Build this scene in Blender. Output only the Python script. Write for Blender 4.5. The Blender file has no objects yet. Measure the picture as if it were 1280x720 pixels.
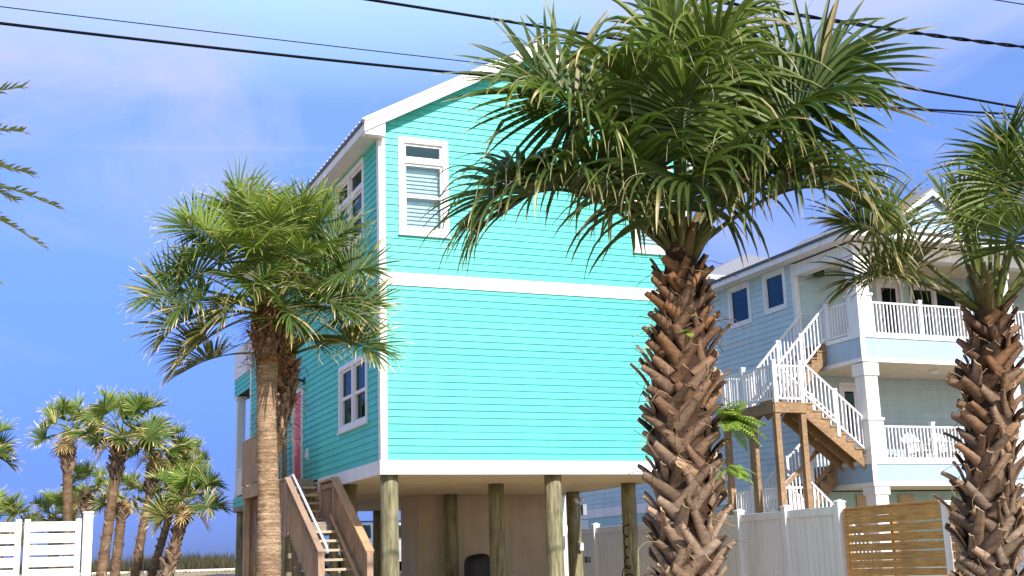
import bpy, math, random
from math import sin, cos, pi, radians, sqrt, atan2, exp
from mathutils import Vector, Matrix

scene = bpy.context.scene
COL = scene.collection
V = Vector
UP = V((0, 0, 1))

# ------------------------------------------------------------------ helpers
class MB:
    """collects faces; build() links them as ONE mesh object"""
    def __init__(s):
        s.v = []; s.f = []; s.c = []; s.mi = []; s.sm = []
    def add(s, vs, fs, col=None, mi=0, smooth=False):
        b = len(s.v)
        s.v.extend(tuple(p) for p in vs)
        if col is None: col = (1, 1, 1)
        if isinstance(col, list): s.c.extend(col)
        else: s.c.extend([col] * len(vs))
        for f in fs:
            s.f.append(tuple(i + b for i in f)); s.mi.append(mi); s.sm.append(smooth)
    def box(s, x0, x1, y0, y1, z0, z1, col=None, mi=0):
        vs = [(x0,y0,z0),(x1,y0,z0),(x1,y1,z0),(x0,y1,z0),(x0,y0,z1),(x1,y0,z1),(x1,y1,z1),(x0,y1,z1)]
        s.add(vs, [(0,3,2,1),(4,5,6,7),(0,1,5,4),(1,2,6,5),(2,3,7,6),(3,0,4,7)], col, mi)
    def beam(s, p, q, w, h, up=UP, col=None, mi=0):
        p, q = V(p), V(q); d = (q - p).normalized(); up = V(up)
        sd = d.cross(up)
        if sd.length < 1e-5: sd = d.cross(V((1,0,0)))
        sd.normalize(); u = sd.cross(d).normalized()
        a, b = sd * (w / 2), u * (h / 2)
        vs = [p-a-b, p+a-b, p+a+b, p-a+b, q-a-b, q+a-b, q+a+b, q-a+b]
        s.add(vs, [(0,3,2,1),(4,5,6,7),(0,1,5,4),(1,2,6,5),(2,3,7,6),(3,0,4,7)], col, mi)
    def tube(s, pts, rad, n=8, col=None, mi=0, cap=True, smooth=True):
        pts = [V(p) for p in pts]; m = len(pts)
        if not hasattr(rad, '__len__'): rad = [rad] * m
        vs = []; prev = None
        for i, p in enumerate(pts):
            d = (pts[min(i+1, m-1)] - pts[max(i-1, 0)]).normalized()
            if prev is None:
                a = d.cross(UP)
                if a.length < 1e-3: a = V((1,0,0))
            else:
                a = prev - d * prev.dot(d)
            a.normalize(); prev = a; b = d.cross(a)
            for k in range(n):
                t = 2*pi*k/n
                vs.append(p + a*(cos(t)*rad[i]) + b*(sin(t)*rad[i]))
        fs = []
        for i in range(m-1):
            for k in range(n):
                k2 = (k+1) % n
                fs.append((i*n+k, i*n+k2, (i+1)*n+k2, (i+1)*n+k))
        if cap:
            fs.append(tuple(range(n-1, -1, -1))); fs.append(tuple((m-1)*n+k for k in range(n)))
        cl = col
        if isinstance(col, list) and len(col) == m: cl = [c for c in col for _ in range(n)]
        s.add(vs, fs, cl, mi, smooth)
    def poly(s, pts, depth, col=None, mi=0):
        """extrude polygon pts (3d) by vector depth"""
        n = len(pts); d = V(depth)
        vs = [V(p) for p in pts] + [V(p) + d for p in pts]
        fs = [tuple(range(n)), tuple(range(2*n-1, n-1, -1))]
        for i in range(n):
            j = (i+1) % n; fs.append((j, i, i+n, j+n))
        s.add(vs, fs, col, mi)
    def build(s, name, mats, parent=None, bevel=0, colattr=False):
        me = bpy.data.meshes.new(name)
        off = V((0,0,0)); r = parent
        while r is not None: off += r.location; r = r.parent
        me.from_pydata([(x-off.x, y-off.y, z-off.z) for x, y, z in s.v], [], s.f)
        if not isinstance(mats, (list, tuple)): mats = [mats]
        for m in mats: me.materials.append(m)
        me.polygons.foreach_set('material_index', s.mi)
        me.polygons.foreach_set('use_smooth', s.sm)
        if colattr or any('siding' in m.name or 'panel_paint' in m.name or 'blue_stucco' in m.name for m in mats):
            a = me.color_attributes.new('leafcol', 'FLOAT_COLOR', 'POINT')
            flat = []
            for c in s.c: flat.extend((c[0], c[1], c[2], 1.0))
            a.data.foreach_set('color', flat)
        me.update()
        o = bpy.data.objects.new(name, me); COL.objects.link(o)
        if parent is not None: o.parent = parent
        if bevel:
            b = o.modifiers.new('bevel', 'BEVEL'); b.width = bevel; b.segments = 2; b.limit_method = 'ANGLE'
        return o

def thing(name, label, cat, loc, group=None):
    o = bpy.data.objects.new(name, None); COL.objects.link(o)
    o.location = loc; o.empty_display_size = .2
    o['label'] = label; o['category'] = cat
    if group: o['group'] = group
    return o
def tag(o, label, cat, group=None, kind=None):
    o['label'] = label; o['category'] = cat
    if group: o['group'] = group
    if kind: o['kind'] = kind
    return o
def struct(name, mb, mat):
    o = mb.build(name, mat); o['kind'] = 'structure'; return o
def copy_tree(o, parent=None):
    c = o.copy(); COL.objects.link(c)
    if parent is not None: c.parent = parent
    for ch in list(o.children): copy_tree(ch, c)
    return c

# ------------------------------------------------------------------ materials
def newmat(name):
    m = bpy.data.materials.new(name); m.use_nodes = True
    nt = m.node_tree; return m, nt, nt.nodes['Principled BSDF']
def N(nt, t, **kw):
    n = nt.nodes.new(t)
    for k, v in kw.items(): setattr(n, k, v)
    return n
def noise(nt, scale, detail=4, stretch=(1,1,1), rough=.6, coord='Object', rot=(0,0,0)):
    tc = N(nt, 'ShaderNodeTexCoord'); mp = N(nt, 'ShaderNodeMapping')
    mp.inputs['Scale'].default_value = stretch; mp.inputs['Rotation'].default_value = rot
    nz = N(nt, 'ShaderNodeTexNoise')
    nz.inputs['Scale'].default_value = scale; nz.inputs['Detail'].default_value = detail
    nz.inputs['Roughness'].default_value = rough
    nt.links.new(tc.outputs[coord], mp.inputs[0]); nt.links.new(mp.outputs[0], nz.inputs['Vector'])
    return nz
def ramp(nt, src, stops):
    r = N(nt, 'ShaderNodeValToRGB')
    el = r.color_ramp.elements
    while len(el) < len(stops): el.new(.5)
    for e, (p, c) in zip(el, stops): e.position = p; e.color = (*c, 1)
    nt.links.new(src, r.inputs[0]); return r
def mixc(nt, fac, a, b, mode='MIX'):
    m = N(nt, 'ShaderNodeMix', data_type='RGBA', blend_type=mode)
    for sock, val in ((m.inputs[0], fac), (m.inputs[6], a), (m.inputs[7], b)):
        if hasattr(val, 'is_output'): nt.links.new(val, sock)
        elif isinstance(val, (int, float)): sock.default_value = val
        else: sock.default_value = (*val, 1)
    return m.outputs[2]
def bump(nt, bsdf, h, strength=.3, dist=.01):
    b = N(nt, 'ShaderNodeBump'); b.inputs['Strength'].default_value = strength
    b.inputs['Distance'].default_value = dist
    nt.links.new(h, b.inputs['Height']); nt.links.new(b.outputs[0], bsdf.inputs['Normal'])

def paint(name, base, dark=None, rough=.5, scale=1.5, amt=.5, spec=.4, fine=60, boards=False):
    """painted board: broad weathering + fine grain"""
    m, nt, b = newmat(name)
    dark = dark or tuple(c*.82 for c in base)
    n1 = noise(nt, scale, 6, (1,1,2.2)); n2 = noise(nt, fine, 3, (1,1,3))
    r1 = ramp(nt, n1.outputs[0], [(.35, dark), (.65, base)])
    c = mixc(nt, amt, base, r1.outputs[0])
    r2 = ramp(nt, n2.outputs[0], [(.3, (.9,.9,.9)), (.7, (1,1,1))])
    c = mixc(nt, .6, c, r2.outputs[0], 'MULTIPLY')
    n3 = noise(nt, 5, 5, (1,1,.10), .7); r3 = ramp(nt, n3.outputs[0], [(.36, (.86,.85,.82)), (.56, (1,1,1))])   # rain streaks
    c = mixc(nt, .7, c, r3.outputs[0], 'MULTIPLY')
    if boards:
        at = N(nt, 'ShaderNodeAttribute'); at.attribute_name = 'leafcol'; c = mixc(nt, 1, c, at.outputs['Color'], 'MULTIPLY')
    nt.links.new(c, b.inputs['Base Color'])
    b.inputs['Roughness'].default_value = rough; b.inputs['Specular IOR Level'].default_value = spec
    bump(nt, b, n2.outputs[0], .08, .004)
    return m
def wood(name, a, b2, stretch=(14,14,1), scale=3, rough=.75, knots=True):
    m, nt, b = newmat(name)
    n1 = noise(nt, scale, 8, stretch, .65); n2 = noise(nt, 1.3, 3)
    r = ramp(nt, n1.outputs[0], [(.3, a), (.7, b2)])
    r2 = ramp(nt, n2.outputs[0], [(.3, (.62,.62,.64)), (.7, (1.1,1.05,1))])
    c = mixc(nt, .75, r.outputs[0], r2.outputs[0], 'MULTIPLY')
    nt.links.new(c, b.inputs['Base Color']); b.inputs['Roughness'].default_value = rough
    b.inputs['Specular IOR Level'].default_value = .25
    bump(nt, b, n1.outputs[0], .4, .006)
    return m
def plain(name, col, rough=.5, metal=0, spec=.5):
    m, nt, b = newmat(name)
    n = noise(nt, 9, 4)
    r = ramp(nt, n.outputs[0], [(.3, tuple(c*.88 for c in col)), (.7, col)])
    nt.links.new(r.outputs[0], b.inputs['Base Color'])
    b.inputs['Roughness'].default_value = rough; b.inputs['Metallic'].default_value = metal
    b.inputs['Specular IOR Level'].default_value = spec
    return m
def glass(name, tint=(.55,.68,.72), refl=.05, k=.8):
    m = bpy.data.materials.new(name); m.use_nodes = True
    nt = m.node_tree; nt.nodes.clear()
    out = N(nt, 'ShaderNodeOutputMaterial'); mx = N(nt, 'ShaderNodeMixShader')
    tr = N(nt, 'ShaderNodeBsdfTransparent'); gl = N(nt, 'ShaderNodeBsdfGlossy')
    tr.inputs[0].default_value = (*tint, 1); gl.inputs[0].default_value = (.6,.86,.82,1)
    gl.inputs['Roughness'].default_value = .03
    fr = N(nt, 'ShaderNodeFresnel'); fr.inputs[0].default_value = 1.6
    ad = N(nt, 'ShaderNodeMath', operation='MULTIPLY_ADD', use_clamp=True); ad.inputs[1].default_value = k; ad.inputs[2].default_value = refl
    nt.links.new(fr.outputs[0], ad.inputs[0]); nt.links.new(ad.outputs[0], mx.inputs[0])
    nt.links.new(tr.outputs[0], mx.inputs[1]); nt.links.new(gl.outputs[0], mx.inputs[2])
    nz = noise(nt, 2.5, 2); bp = N(nt, 'ShaderNodeBump'); bp.inputs['Strength'].default_value = .04
    nt.links.new(nz.outputs[0], bp.inputs['Height']); nt.links.new(bp.outputs[0], gl.inputs['Normal'])
    nt.links.new(mx.outputs[0], out.inputs[0])
    return m
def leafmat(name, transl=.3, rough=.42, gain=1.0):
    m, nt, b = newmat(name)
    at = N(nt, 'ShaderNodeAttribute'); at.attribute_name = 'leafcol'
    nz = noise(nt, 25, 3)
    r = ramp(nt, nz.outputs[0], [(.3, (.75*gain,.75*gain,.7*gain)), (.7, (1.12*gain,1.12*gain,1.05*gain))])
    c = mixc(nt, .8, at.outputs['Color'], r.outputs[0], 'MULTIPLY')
    nt.links.new(c, b.inputs['Base Color']); b.inputs['Roughness'].default_value = rough
    b.inputs['Specular IOR Level'].default_value = .3
    tl = N(nt, 'ShaderNodeBsdfTranslucent')
    c2 = mixc(nt, 1.0, c, (1.3,1.35,.6), 'MULTIPLY'); nt.links.new(c2, tl.inputs[0])
    mx = N(nt, 'ShaderNodeMixShader'); mx.inputs[0].default_value = transl
    nt.links.new(b.outputs[0], mx.inputs[1]); nt.links.new(tl.outputs[0], mx.inputs[2])
    nt.links.new(mx.outputs[0], nt.nodes['Material Output'].inputs[0])
    return m
def barkmat(name, bumpdist=.01, scale=14, stretch=(1,1,2.5), rings=False):
    m, nt, b = newmat(name)
    at = N(nt, 'ShaderNodeAttribute'); at.attribute_name = 'leafcol'
    n1 = noise(nt, scale, 8, stretch, .7); n2 = noise(nt, 3.5, 4)
    r = ramp(nt, n1.outputs[0], [(.28, (.45,.42,.4)), (.72, (1.35,1.3,1.25))])
    r2 = ramp(nt, n2.outputs[0], [(.3, (.75,.7,.68)), (.7, (1.15,1.15,1.15))])
    c = mixc(nt, 1, at.outputs['Color'], r.outputs[0], 'MULTIPLY')
    c = mixc(nt, .8, c, r2.outputs[0], 'MULTIPLY')
    if rings:                                                   # thin leaf-scar cracks round the trunk
        tc = N(nt, 'ShaderNodeTexCoord'); wv = N(nt, 'ShaderNodeTexWave', wave_type='BANDS', bands_direction='Z')
        wv.inputs['Scale'].default_value = 8.5; wv.inputs['Distortion'].default_value = 9; wv.inputs['Detail'].default_value = 4; wv.inputs['Detail Scale'].default_value = 2.2
        nt.links.new(tc.outputs['Object'], wv.inputs['Vector'])
        r3 = ramp(nt, wv.outputs['Fac'], [(.04, (.5,.45,.42)), (.22, (1.05,1.05,1.05))]); c = mixc(nt, .75, c, r3.outputs[0], 'MULTIPLY')
        n5 = noise(nt, 7, 6, (1,1,1.6), .7); r5 = ramp(nt, n5.outputs[0], [(.45, (.9,.86,.82)), (.62, (1.35,1.36,1.38))]); c = mixc(nt, .8, c, r5.outputs[0], 'MULTIPLY')
    nt.links.new(c, b.inputs['Base Color']); b.inputs['Roughness'].default_value = .8
    b.inputs['Specular IOR Level'].default_value = .25
    bump(nt, b, n1.outputs[0], .6, bumpdist)
    return m

M = {}
M['teal'] = paint('teal_siding_paint', (.08,.555,.49), (.068,.495,.435), .5, .9, .6, boards=True)
M['white'] = paint('white_trim_paint', (.80,.775,.79), (.73,.70,.71), .45, 1.2, .5)
M['vinyl'] = paint('white_vinyl', (.82,.80,.82), (.74,.72,.74), .32, 2, .5)
M['palesiding'] = paint('pale_blue_siding_paint', (.475,.60,.65), (.43,.55,.60), .5, .8, .6, boards=True)
M['panelblue'] = paint('pale_blue_panel_paint', (.36,.49,.65), (.33,.455,.61), .5, .8, .5, boards=True)
M['stucco'] = paint('pale_blue_stucco', (.42,.62,.68), (.34,.53,.6), .8, 4, .7, .2, 30, True)
M['soffit'] = paint('cream_ceiling_paint', (.80,.70,.52), (.72,.62,.45), .6, .7, .6)
M['beige'] = paint('beige_stucco', (.54,.44,.335), (.47,.375,.28), .85, 1.4, .7, .2, 40)
M['deckwood'] = wood('weathered_deck_wood', (.28,.175,.115), (.54,.385,.27))
M['greywood'] = wood('grey_weathered_wood', (.17,.145,.125), (.36,.31,.27), (2,2,14))
M['newwood'] = wood('golden_cap_wood', (.44,.26,.13), (.66,.43,.24), (14,3,3))
M['treadwood'] = wood('sunlit_tread_wood', (.42,.33,.23), (.66,.55,.42), (2,10,10))  # lightened grey wood: sun on the treads is put into this colour
M['stairwood'] = wood('treated_stair_wood', (.21,.125,.065), (.44,.29,.16), (3,14,6))
M['fencewood'] = wood('oiled_fence_wood', (.36,.18,.06), (.76,.43,.17), (14,1,14), 2.4)
M['pile'] = wood('green_treated_piling', (.085,.078,.04), (.37,.345,.21), (7,7,.9), 2.4)
M['roofmetal'] = plain('galvanised_roof', (.62,.58,.55), .35, .6)
M['roofedge'] = plain('dark_roof_edge', (.07,.075,.08), .5)
M['shingle'] = plain('grey_shingle', (.23,.235,.26), .85)
M['glass'] = glass('window_glass', (.86,.92,.95), .02, .7); M['darkglass'] = glass('dark_window_glass', (.3,.38,.42), .0, .5)
M['blind'] = plain('blind_slat', (.80,.82,.82), .6)
M['pink'] = paint('coral_pink_door_paint', (.90,.18,.20), (.82,.155,.175), .45, 2, .5)
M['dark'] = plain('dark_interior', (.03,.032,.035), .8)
M['black'] = plain('black_plastic', (.012,.012,.013), .45)
M['blackcloth'] = plain('black_vinyl_cover', (.008,.008,.01), .55)
M['cable'] = plain('black_cable', (.006,.006,.007), .85, 0, .1)
M['grey'] = plain('grey_metal', (.34,.35,.36), .45, .3)
M['brass'] = plain('door_brass', (.35,.27,.14), .35, .8)
M['leafbright'] = leafmat('bright_palm_leaf', .36, .5, 1.75); M['leaf'] = leafmat('palm_leaf', .3, .42, 1.1); M['farleaf'] = leafmat('far_palm_leaf', .3, .55, 1.95)  # the left pair has leaves of a brighter colour of their own
M['bark'] = barkmat('palm_boot_bark'); M['ringbark'] = barkmat('palm_ring_bark', .012, 9, (1,1,5), True)
M['farbark'] = barkmat('far_palm_bark', .02, 7)
M['fern'] = leafmat('fern_leaf', .35)
M['grass'] = leafmat('dune_grass_blade', .25, .7)

# ------------------------------------------------------------------ camera
F_PX, PITCH, ROLL, HEAD, EYE = 1545., radians(12.65), radians(1.823), radians(23.309), 1.25
fw = V((sin(HEAD)*cos(PITCH), cos(HEAD)*cos(PITCH), sin(PITCH)))
r0 = V((cos(HEAD), -sin(HEAD), 0)); u0 = r0.cross(fw)
rt = r0*cos(ROLL) - u0*sin(ROLL); up = u0*cos(ROLL) + r0*sin(ROLL)
cam = bpy.data.cameras.new('camera'); cam_o = bpy.data.objects.new('camera', cam); COL.objects.link(cam_o)
cam.sensor_width = 36; cam.lens = F_PX/1280*36; cam.clip_end = 5000; cam.clip_start = .1
mt = Matrix((rt, up, -fw)).transposed().to_4x4(); mt.translation = V((0,0,EYE)); cam_o.matrix_world = mt
scene.camera = cam_o

# ------------------------------------------------------------------ light and sky
SUN_AZ, SUN_EL = radians(7), radians(37)          # azimuth from -Y towards +X
sd = V((sin(SUN_AZ)*cos(SUN_EL), -cos(SUN_AZ)*cos(SUN_EL), sin(SUN_EL)))
sun = bpy.data.lights.new('sun', 'SUN'); sun.energy = 3.7; sun.angle = radians(.5); sun.color = (1, .95, .88)
so = bpy.data.objects.new('sun', sun); COL.objects.link(so)
so.rotation_euler = (-sd).to_track_quat('-Z', 'Y').to_euler()
w = bpy.data.worlds.new('World'); scene.world = w; w.use_nodes = True
nt = w.node_tree; bg = nt.nodes['Background']
sky = N(nt, 'ShaderNodeTexSky', sky_type='NISHITA'); sky.sun_disc = False
sky.sun_elevation = SUN_EL; sky.sun_rotation = atan2(sd.x, sd.y)
sky.air_density = 1.0; sky.dust_density = .35; sky.ozone_density = 3.0
tc = N(nt, 'ShaderNodeTexCoord'); sep = N(nt, 'ShaderNodeSeparateXYZ'); nt.links.new(tc.outputs['Generated'], sep.inputs[0])
tint = ramp(nt, sep.outputs[2], [(0.0, (.09,.135,.42)), (.09, (.165,.225,.63)), (.20, (.34,.42,.86)), (.36, (.72,.77,1.02)), (.50, (3.0,2.45,1.95))])  # top stop: unseen upper sky brightened and warmed as added fill for shade
# deepest blue opposite the sun, paler towards it
away = ramp(nt, sep.outputs[1], [(.15, (0,0,0)), (.60, (1,1,1))])
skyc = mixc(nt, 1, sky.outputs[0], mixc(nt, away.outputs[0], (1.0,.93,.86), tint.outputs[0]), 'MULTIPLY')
# thin cirrus
mp = N(nt, 'ShaderNodeMapping'); mp.inputs['Scale'].default_value = (1.0, 1.0, 2.0); mp.inputs['Rotation'].default_value = (0, .25, .5)
mp.inputs['Location'].default_value = (.35, .1, .0)
nt.links.new(tc.outputs['Generated'], mp.inputs[0])
cn = N(nt, 'ShaderNodeTexNoise'); cn.inputs['Scale'].default_value = 2.4; cn.inputs['Detail'].default_value = 7
cn.inputs['Roughness'].default_value = .60; cn.inputs['Distortion'].default_value = .5
nt.links.new(mp.outputs[0], cn.inputs['Vector'])
cr = ramp(nt, cn.outputs[0], [(.46, (0,0,0)), (.66, (.9,.9,.9))])
er = ramp(nt, sep.outputs[2], [(.10, (.05,.05,.05)), (.36, (1,1,1))])
fac = mixc(nt, 1, cr.outputs[0], er.outputs[0], 'MULTIPLY')
lum = N(nt, 'ShaderNodeRGB'); lum.outputs[0].default_value = (2.6, 2.85, 4.9, 1)
skyc = mixc(nt, fac, skyc, lum.outputs[0])
# old contrail: a faint broken line low in the sky
dp = N(nt, 'ShaderNodeVectorMath', operation='DOT_PRODUCT'); nt.links.new(tc.outputs['Generated'], dp.inputs[0]); dp.inputs[1].default_value = (.0917, .3148, -.9447)
ab = N(nt, 'ShaderNodeMath', operation='ABSOLUTE'); nt.links.new(dp.outputs['Value'], ab.inputs[0])
ctl = ramp(nt, ab.outputs[0], [(.0004, (.2,.2,.2)), (.0022, (0,0,0))])
cn2 = N(nt, 'ShaderNodeTexNoise'); cn2.inputs['Scale'].default_value = 14; nt.links.new(tc.outputs['Generated'], cn2.inputs['Vector'])
cr2 = ramp(nt, cn2.outputs[0], [(.35, (.25,.25,.25)), (.6, (1,1,1))]); sx_ = ramp(nt, sep.outputs[0], [(.22, (1,1,1)), (.32, (0,0,0))])
skyc = mixc(nt, mixc(nt, 1, mixc(nt, 1, ctl.outputs[0], cr2.outputs[0], 'MULTIPLY'), sx_.outputs[0], 'MULTIPLY'), skyc, lum.outputs[0])
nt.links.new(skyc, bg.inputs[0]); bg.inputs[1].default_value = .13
vs = scene.view_settings; vs.view_transform = 'Standard'; vs.look = 'None'; vs.exposure = .88; vs.gamma = 1
scene.cycles.use_denoising = True
scene.cycles.max_bounces = 6; scene.cycles.diffuse_bounces = 4; scene.cycles.transparent_max_bounces = 12

# ------------------------------------------------------------------ ground
def sst(a, b, x):
    t = max(0, min(1, (x-a)/(b-a))); return t*t*(3-2*t)
def gz(x, y):
    z = .27*sst(9, 15, y) + .9*sst(30, 38, y) + .24*sst(43.5, 47.4, y) + .22*sst(51, 56, y)
    if y > 51:
        z += .14*sin(x*.45+1)*sin(y*.3)*sst(51, 56, y)
    z -= 3.4*sst(66, 95, y)
    return z
g = MB(); xs = [-2600,-700,-200,-90] + [-50+2.5*i for i in range(61)] + [140,220,700,2600]
ys = [-2600,-600,-100,-30,-8] + [-2+1.6*i for i in range(66)] + [130,220,700,2600]
vv = [(x, y, gz(x, y)-.004) for y in ys for x in xs]; nx = len(xs)
g.add(vv, [(j*nx+i, j*nx+i+1, (j+1)*nx+i+1, (j+1)*nx+i) for j in range(len(ys)-1) for i in range(nx-1)], smooth=True)
m, ntm, b = newmat('sandy_ground')
n1 = noise(ntm, .8, 8); n2 = noise(ntm, 30, 5)
r1 = ramp(ntm, n1.outputs[0], [(.35, (.27,.20,.115)), (.65, (.43,.335,.205))])
r2 = ramp(ntm, n2.outputs[0], [(.3, (.8,.8,.8)), (.7, (1.05,1.05,1.05))])
ntm.links.new(mixc(ntm, 1, r1.outputs[0], r2.outputs[0], 'MULTIPLY'), b.inputs['Base Color']); b.inputs['Roughness'].default_value = .9
bump(ntm, b, n2.outputs[0], .4, .02)
struct('ground', g, m)
g = MB(); g.box(-300, 300, -5.5, 3.5, -.2, .004); m = plain('asphalt', (.055,.055,.058), .85); struct('road', g, m)
g = MB(); g.box(-300, 300, -1.08, -.95, .006, .008); g.box(-300, 300, -.85, -.72, .006, .008)
struct('road_marking', g, plain('road_paint_yellow', (.6,.42,.05), .7))
g = MB(); g.box(-300, 300, 3.5, 3.66, -.2, .13); g.box(-300, 300, 3.66, 5.2, -.2, .125); struct('pavement', g, plain('concrete', (.42,.41,.38), .85))
g = MB(); g.box(-120, 160, 38.5, 43.6, .8, 1.18); struct('beach_road', g, plain('pale_asphalt', (.16,.155,.15), .9))
g = MB(); g.box(-120, 160, 47.55, 47.75, 1.2, 1.475); struct('kerb', g, plain('white_kerb', (.80,.75,.73), .7))
g = MB(); g.box(-3000, 3000, 110, 4500, -2.2, -1.9); struct('sea', g, plain('sea_water', (.03,.09,.13), .15))

rng = random.Random(5)
g = MB()
def blade(x, y, h, lean, a, wd, c0, c1):
    z = gz(x, y)-.03; dx, dy = cos(a), sin(a); px_, py_ = -dy*wd, dx*wd
    p0 = (x, y, z); p1 = (x+dx*lean*.35, y+dy*lean*.35, z+h*.6); p2 = (x+dx*lean, y+dy*lean, z+h)
    g.add([(p0[0]-px_,p0[1]-py_,p0[2]),(p0[0]+px_,p0[1]+py_,p0[2]),(p1[0]+px_*.7,p1[1]+py_*.7,p1[2]),(p1[0]-px_*.7,p1[1]-py_*.7,p1[2]),p2],
          [(0,1,2,3),(3,2,4)], [c0,c0,c1,c1,c1])
cl = [(rng.uniform(-14, 34), rng.uniform(47.9, 60)) for _ in range(1500)]
for cx, cy in cl:
    green = rng.random(); big = rng.uniform(.7, 1.25)
    for _ in range(rng.randint(14, 26)):
        k = rng.random()
        if green < .38: c0 = (.03,.045,.018); c1 = (.05+.02*k,.068,.026)
        elif green < .8: c0 = (.045,.04,.025); c1 = (.075+.04*k,.066+.025*k,.042)
        else: c0 = (.06,.05,.035); c1 = (.14,.11,.08)
        blade(cx+rng.gauss(0,.28), cy+rng.gauss(0,.28), rng.uniform(.25,.62)*big, rng.uniform(.02,.22), rng.uniform(0,2*pi), .014, c0, c1)
for _ in range(5000):                                           # short verge grass before the kerb
    blade(rng.uniform(-14, 34), rng.uniform(44.6, 47.5), rng.uniform(.03,.09), .05, rng.uniform(0,6.3), .016, (.08,.11,.02), (.22,.24,.05))
o = g.build('dune_grass', M['grass'], colattr=True); tag(o, 'brown and green dune grass along the ridge behind the houses', 'grass', kind='stuff')

# ------------------------------------------------------------------ lap siding
def cuts(x0, x1, z0, z1, holes):
    """intervals of [x0,x1] left free by holes overlapping [z0,z1]"""
    iv = [(x0, x1)]
    for (a, b_, c, d) in holes:
        if c < z1-1e-6 and d > z0+1e-6:
            nv = []
            for (p, q) in iv:
                if b_ <= p or a >= q: nv.append((p, q)); continue
                if a > p: nv.append((p, a))
                if b_ < q: nv.append((b_, q))
            iv = nv
    return iv
def siding(mb, org, ud, nd, x0, x1, z0, z1, holes=(), exp_=.126, lap=.016, top=None, rs=1):
    """lap boards on a wall: org + ud*x + z, outward normal nd; top(x) limits height"""
    ud, nd, org = V(ud), V(nd), V(org); rr = random.Random(rs)
    z = z0; zb = sorted({h[2] for h in holes} | {h[3] for h in holes})
    while z < z1-1e-4:
        ze = min(z+exp_, z1); lp = lap*rr.uniform(.85, 1.2)
        jx = [x0+rr.uniform(.3,3.6)]
        while jx[-1] < x1: jx.append(jx[-1]+3.66*rr.choice((1,1,.6)))
        jts = [(j-.0012, j+.0012, z-1, ze+1) for j in jx]; tone = [rr.uniform(.94,1.04) for _ in range(len(jx)+2)]
        bs = [z] + [q for q in zb if z+1e-4 < q < ze-1e-4] + [ze]
        for a, b_ in zip(bs[:-1], bs[1:]):
            fa, fb = (a-z)/exp_, (b_-z)/exp_
            for (p, q) in cuts(x0, x1, a, b_, list(holes)+jts):
                tn = tone[sum(1 for j in jx if j < (p+q)/2)]; tn = (tn,tn,tn)
                def lim(zz):
                    if top is None: return p, q
                    return max(p, top(zz)[0]), min(q, top(zz)[1])
                pa, qa = lim(a); pb, qb = lim(b_)
                if qa-pa < .02: continue
                if qb < pb: pb = qb = (pb+qb)/2
                oa, ob = lp*(1-fa), lp*(1-fb)
                P = lambda x, zz, o_: org + ud*x + nd*o_ + V((0,0,zz))
                mb.add([P(pa,a,oa), P(qa,a,oa), P(qb,b_,ob), P(pb,b_,ob)], [(0,1,2,3)], tn)
                if fa == 0: mb.add([P(pa,a,oa), P(qa,a,oa), P(qa,a,-.004), P(pa,a,-.004)], [(3,2,1,0)], tn)
        z = ze

class Face:
    """a wall plane: pt(u, z, out)"""
    def __init__(s, org, ud, nd): s.o, s.u, s.n = V(org), V(ud), V(nd)
    def pt(s, u, z, o_=0): return s.o + s.u*u + s.n*o_ + V((0,0,z))
    def slab(s, mb, u0_, u1_, z0, z1, o0, o1, mi=0):
        vs = [s.pt(u,z,o_) for o_ in (o0,o1) for z in (z0,z1) for u in (u0_,u1_)]
        fs = [(0,1,3,2),(4,6,7,5),(0,4,5,1),(2,3,7,6),(0,2,6,4),(1,5,7,3)]
        if s.u.cross(UP).dot(s.n) > 0: fs = [f[::-1] for f in fs]
        mb.add(vs, fs, None, mi)

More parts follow.
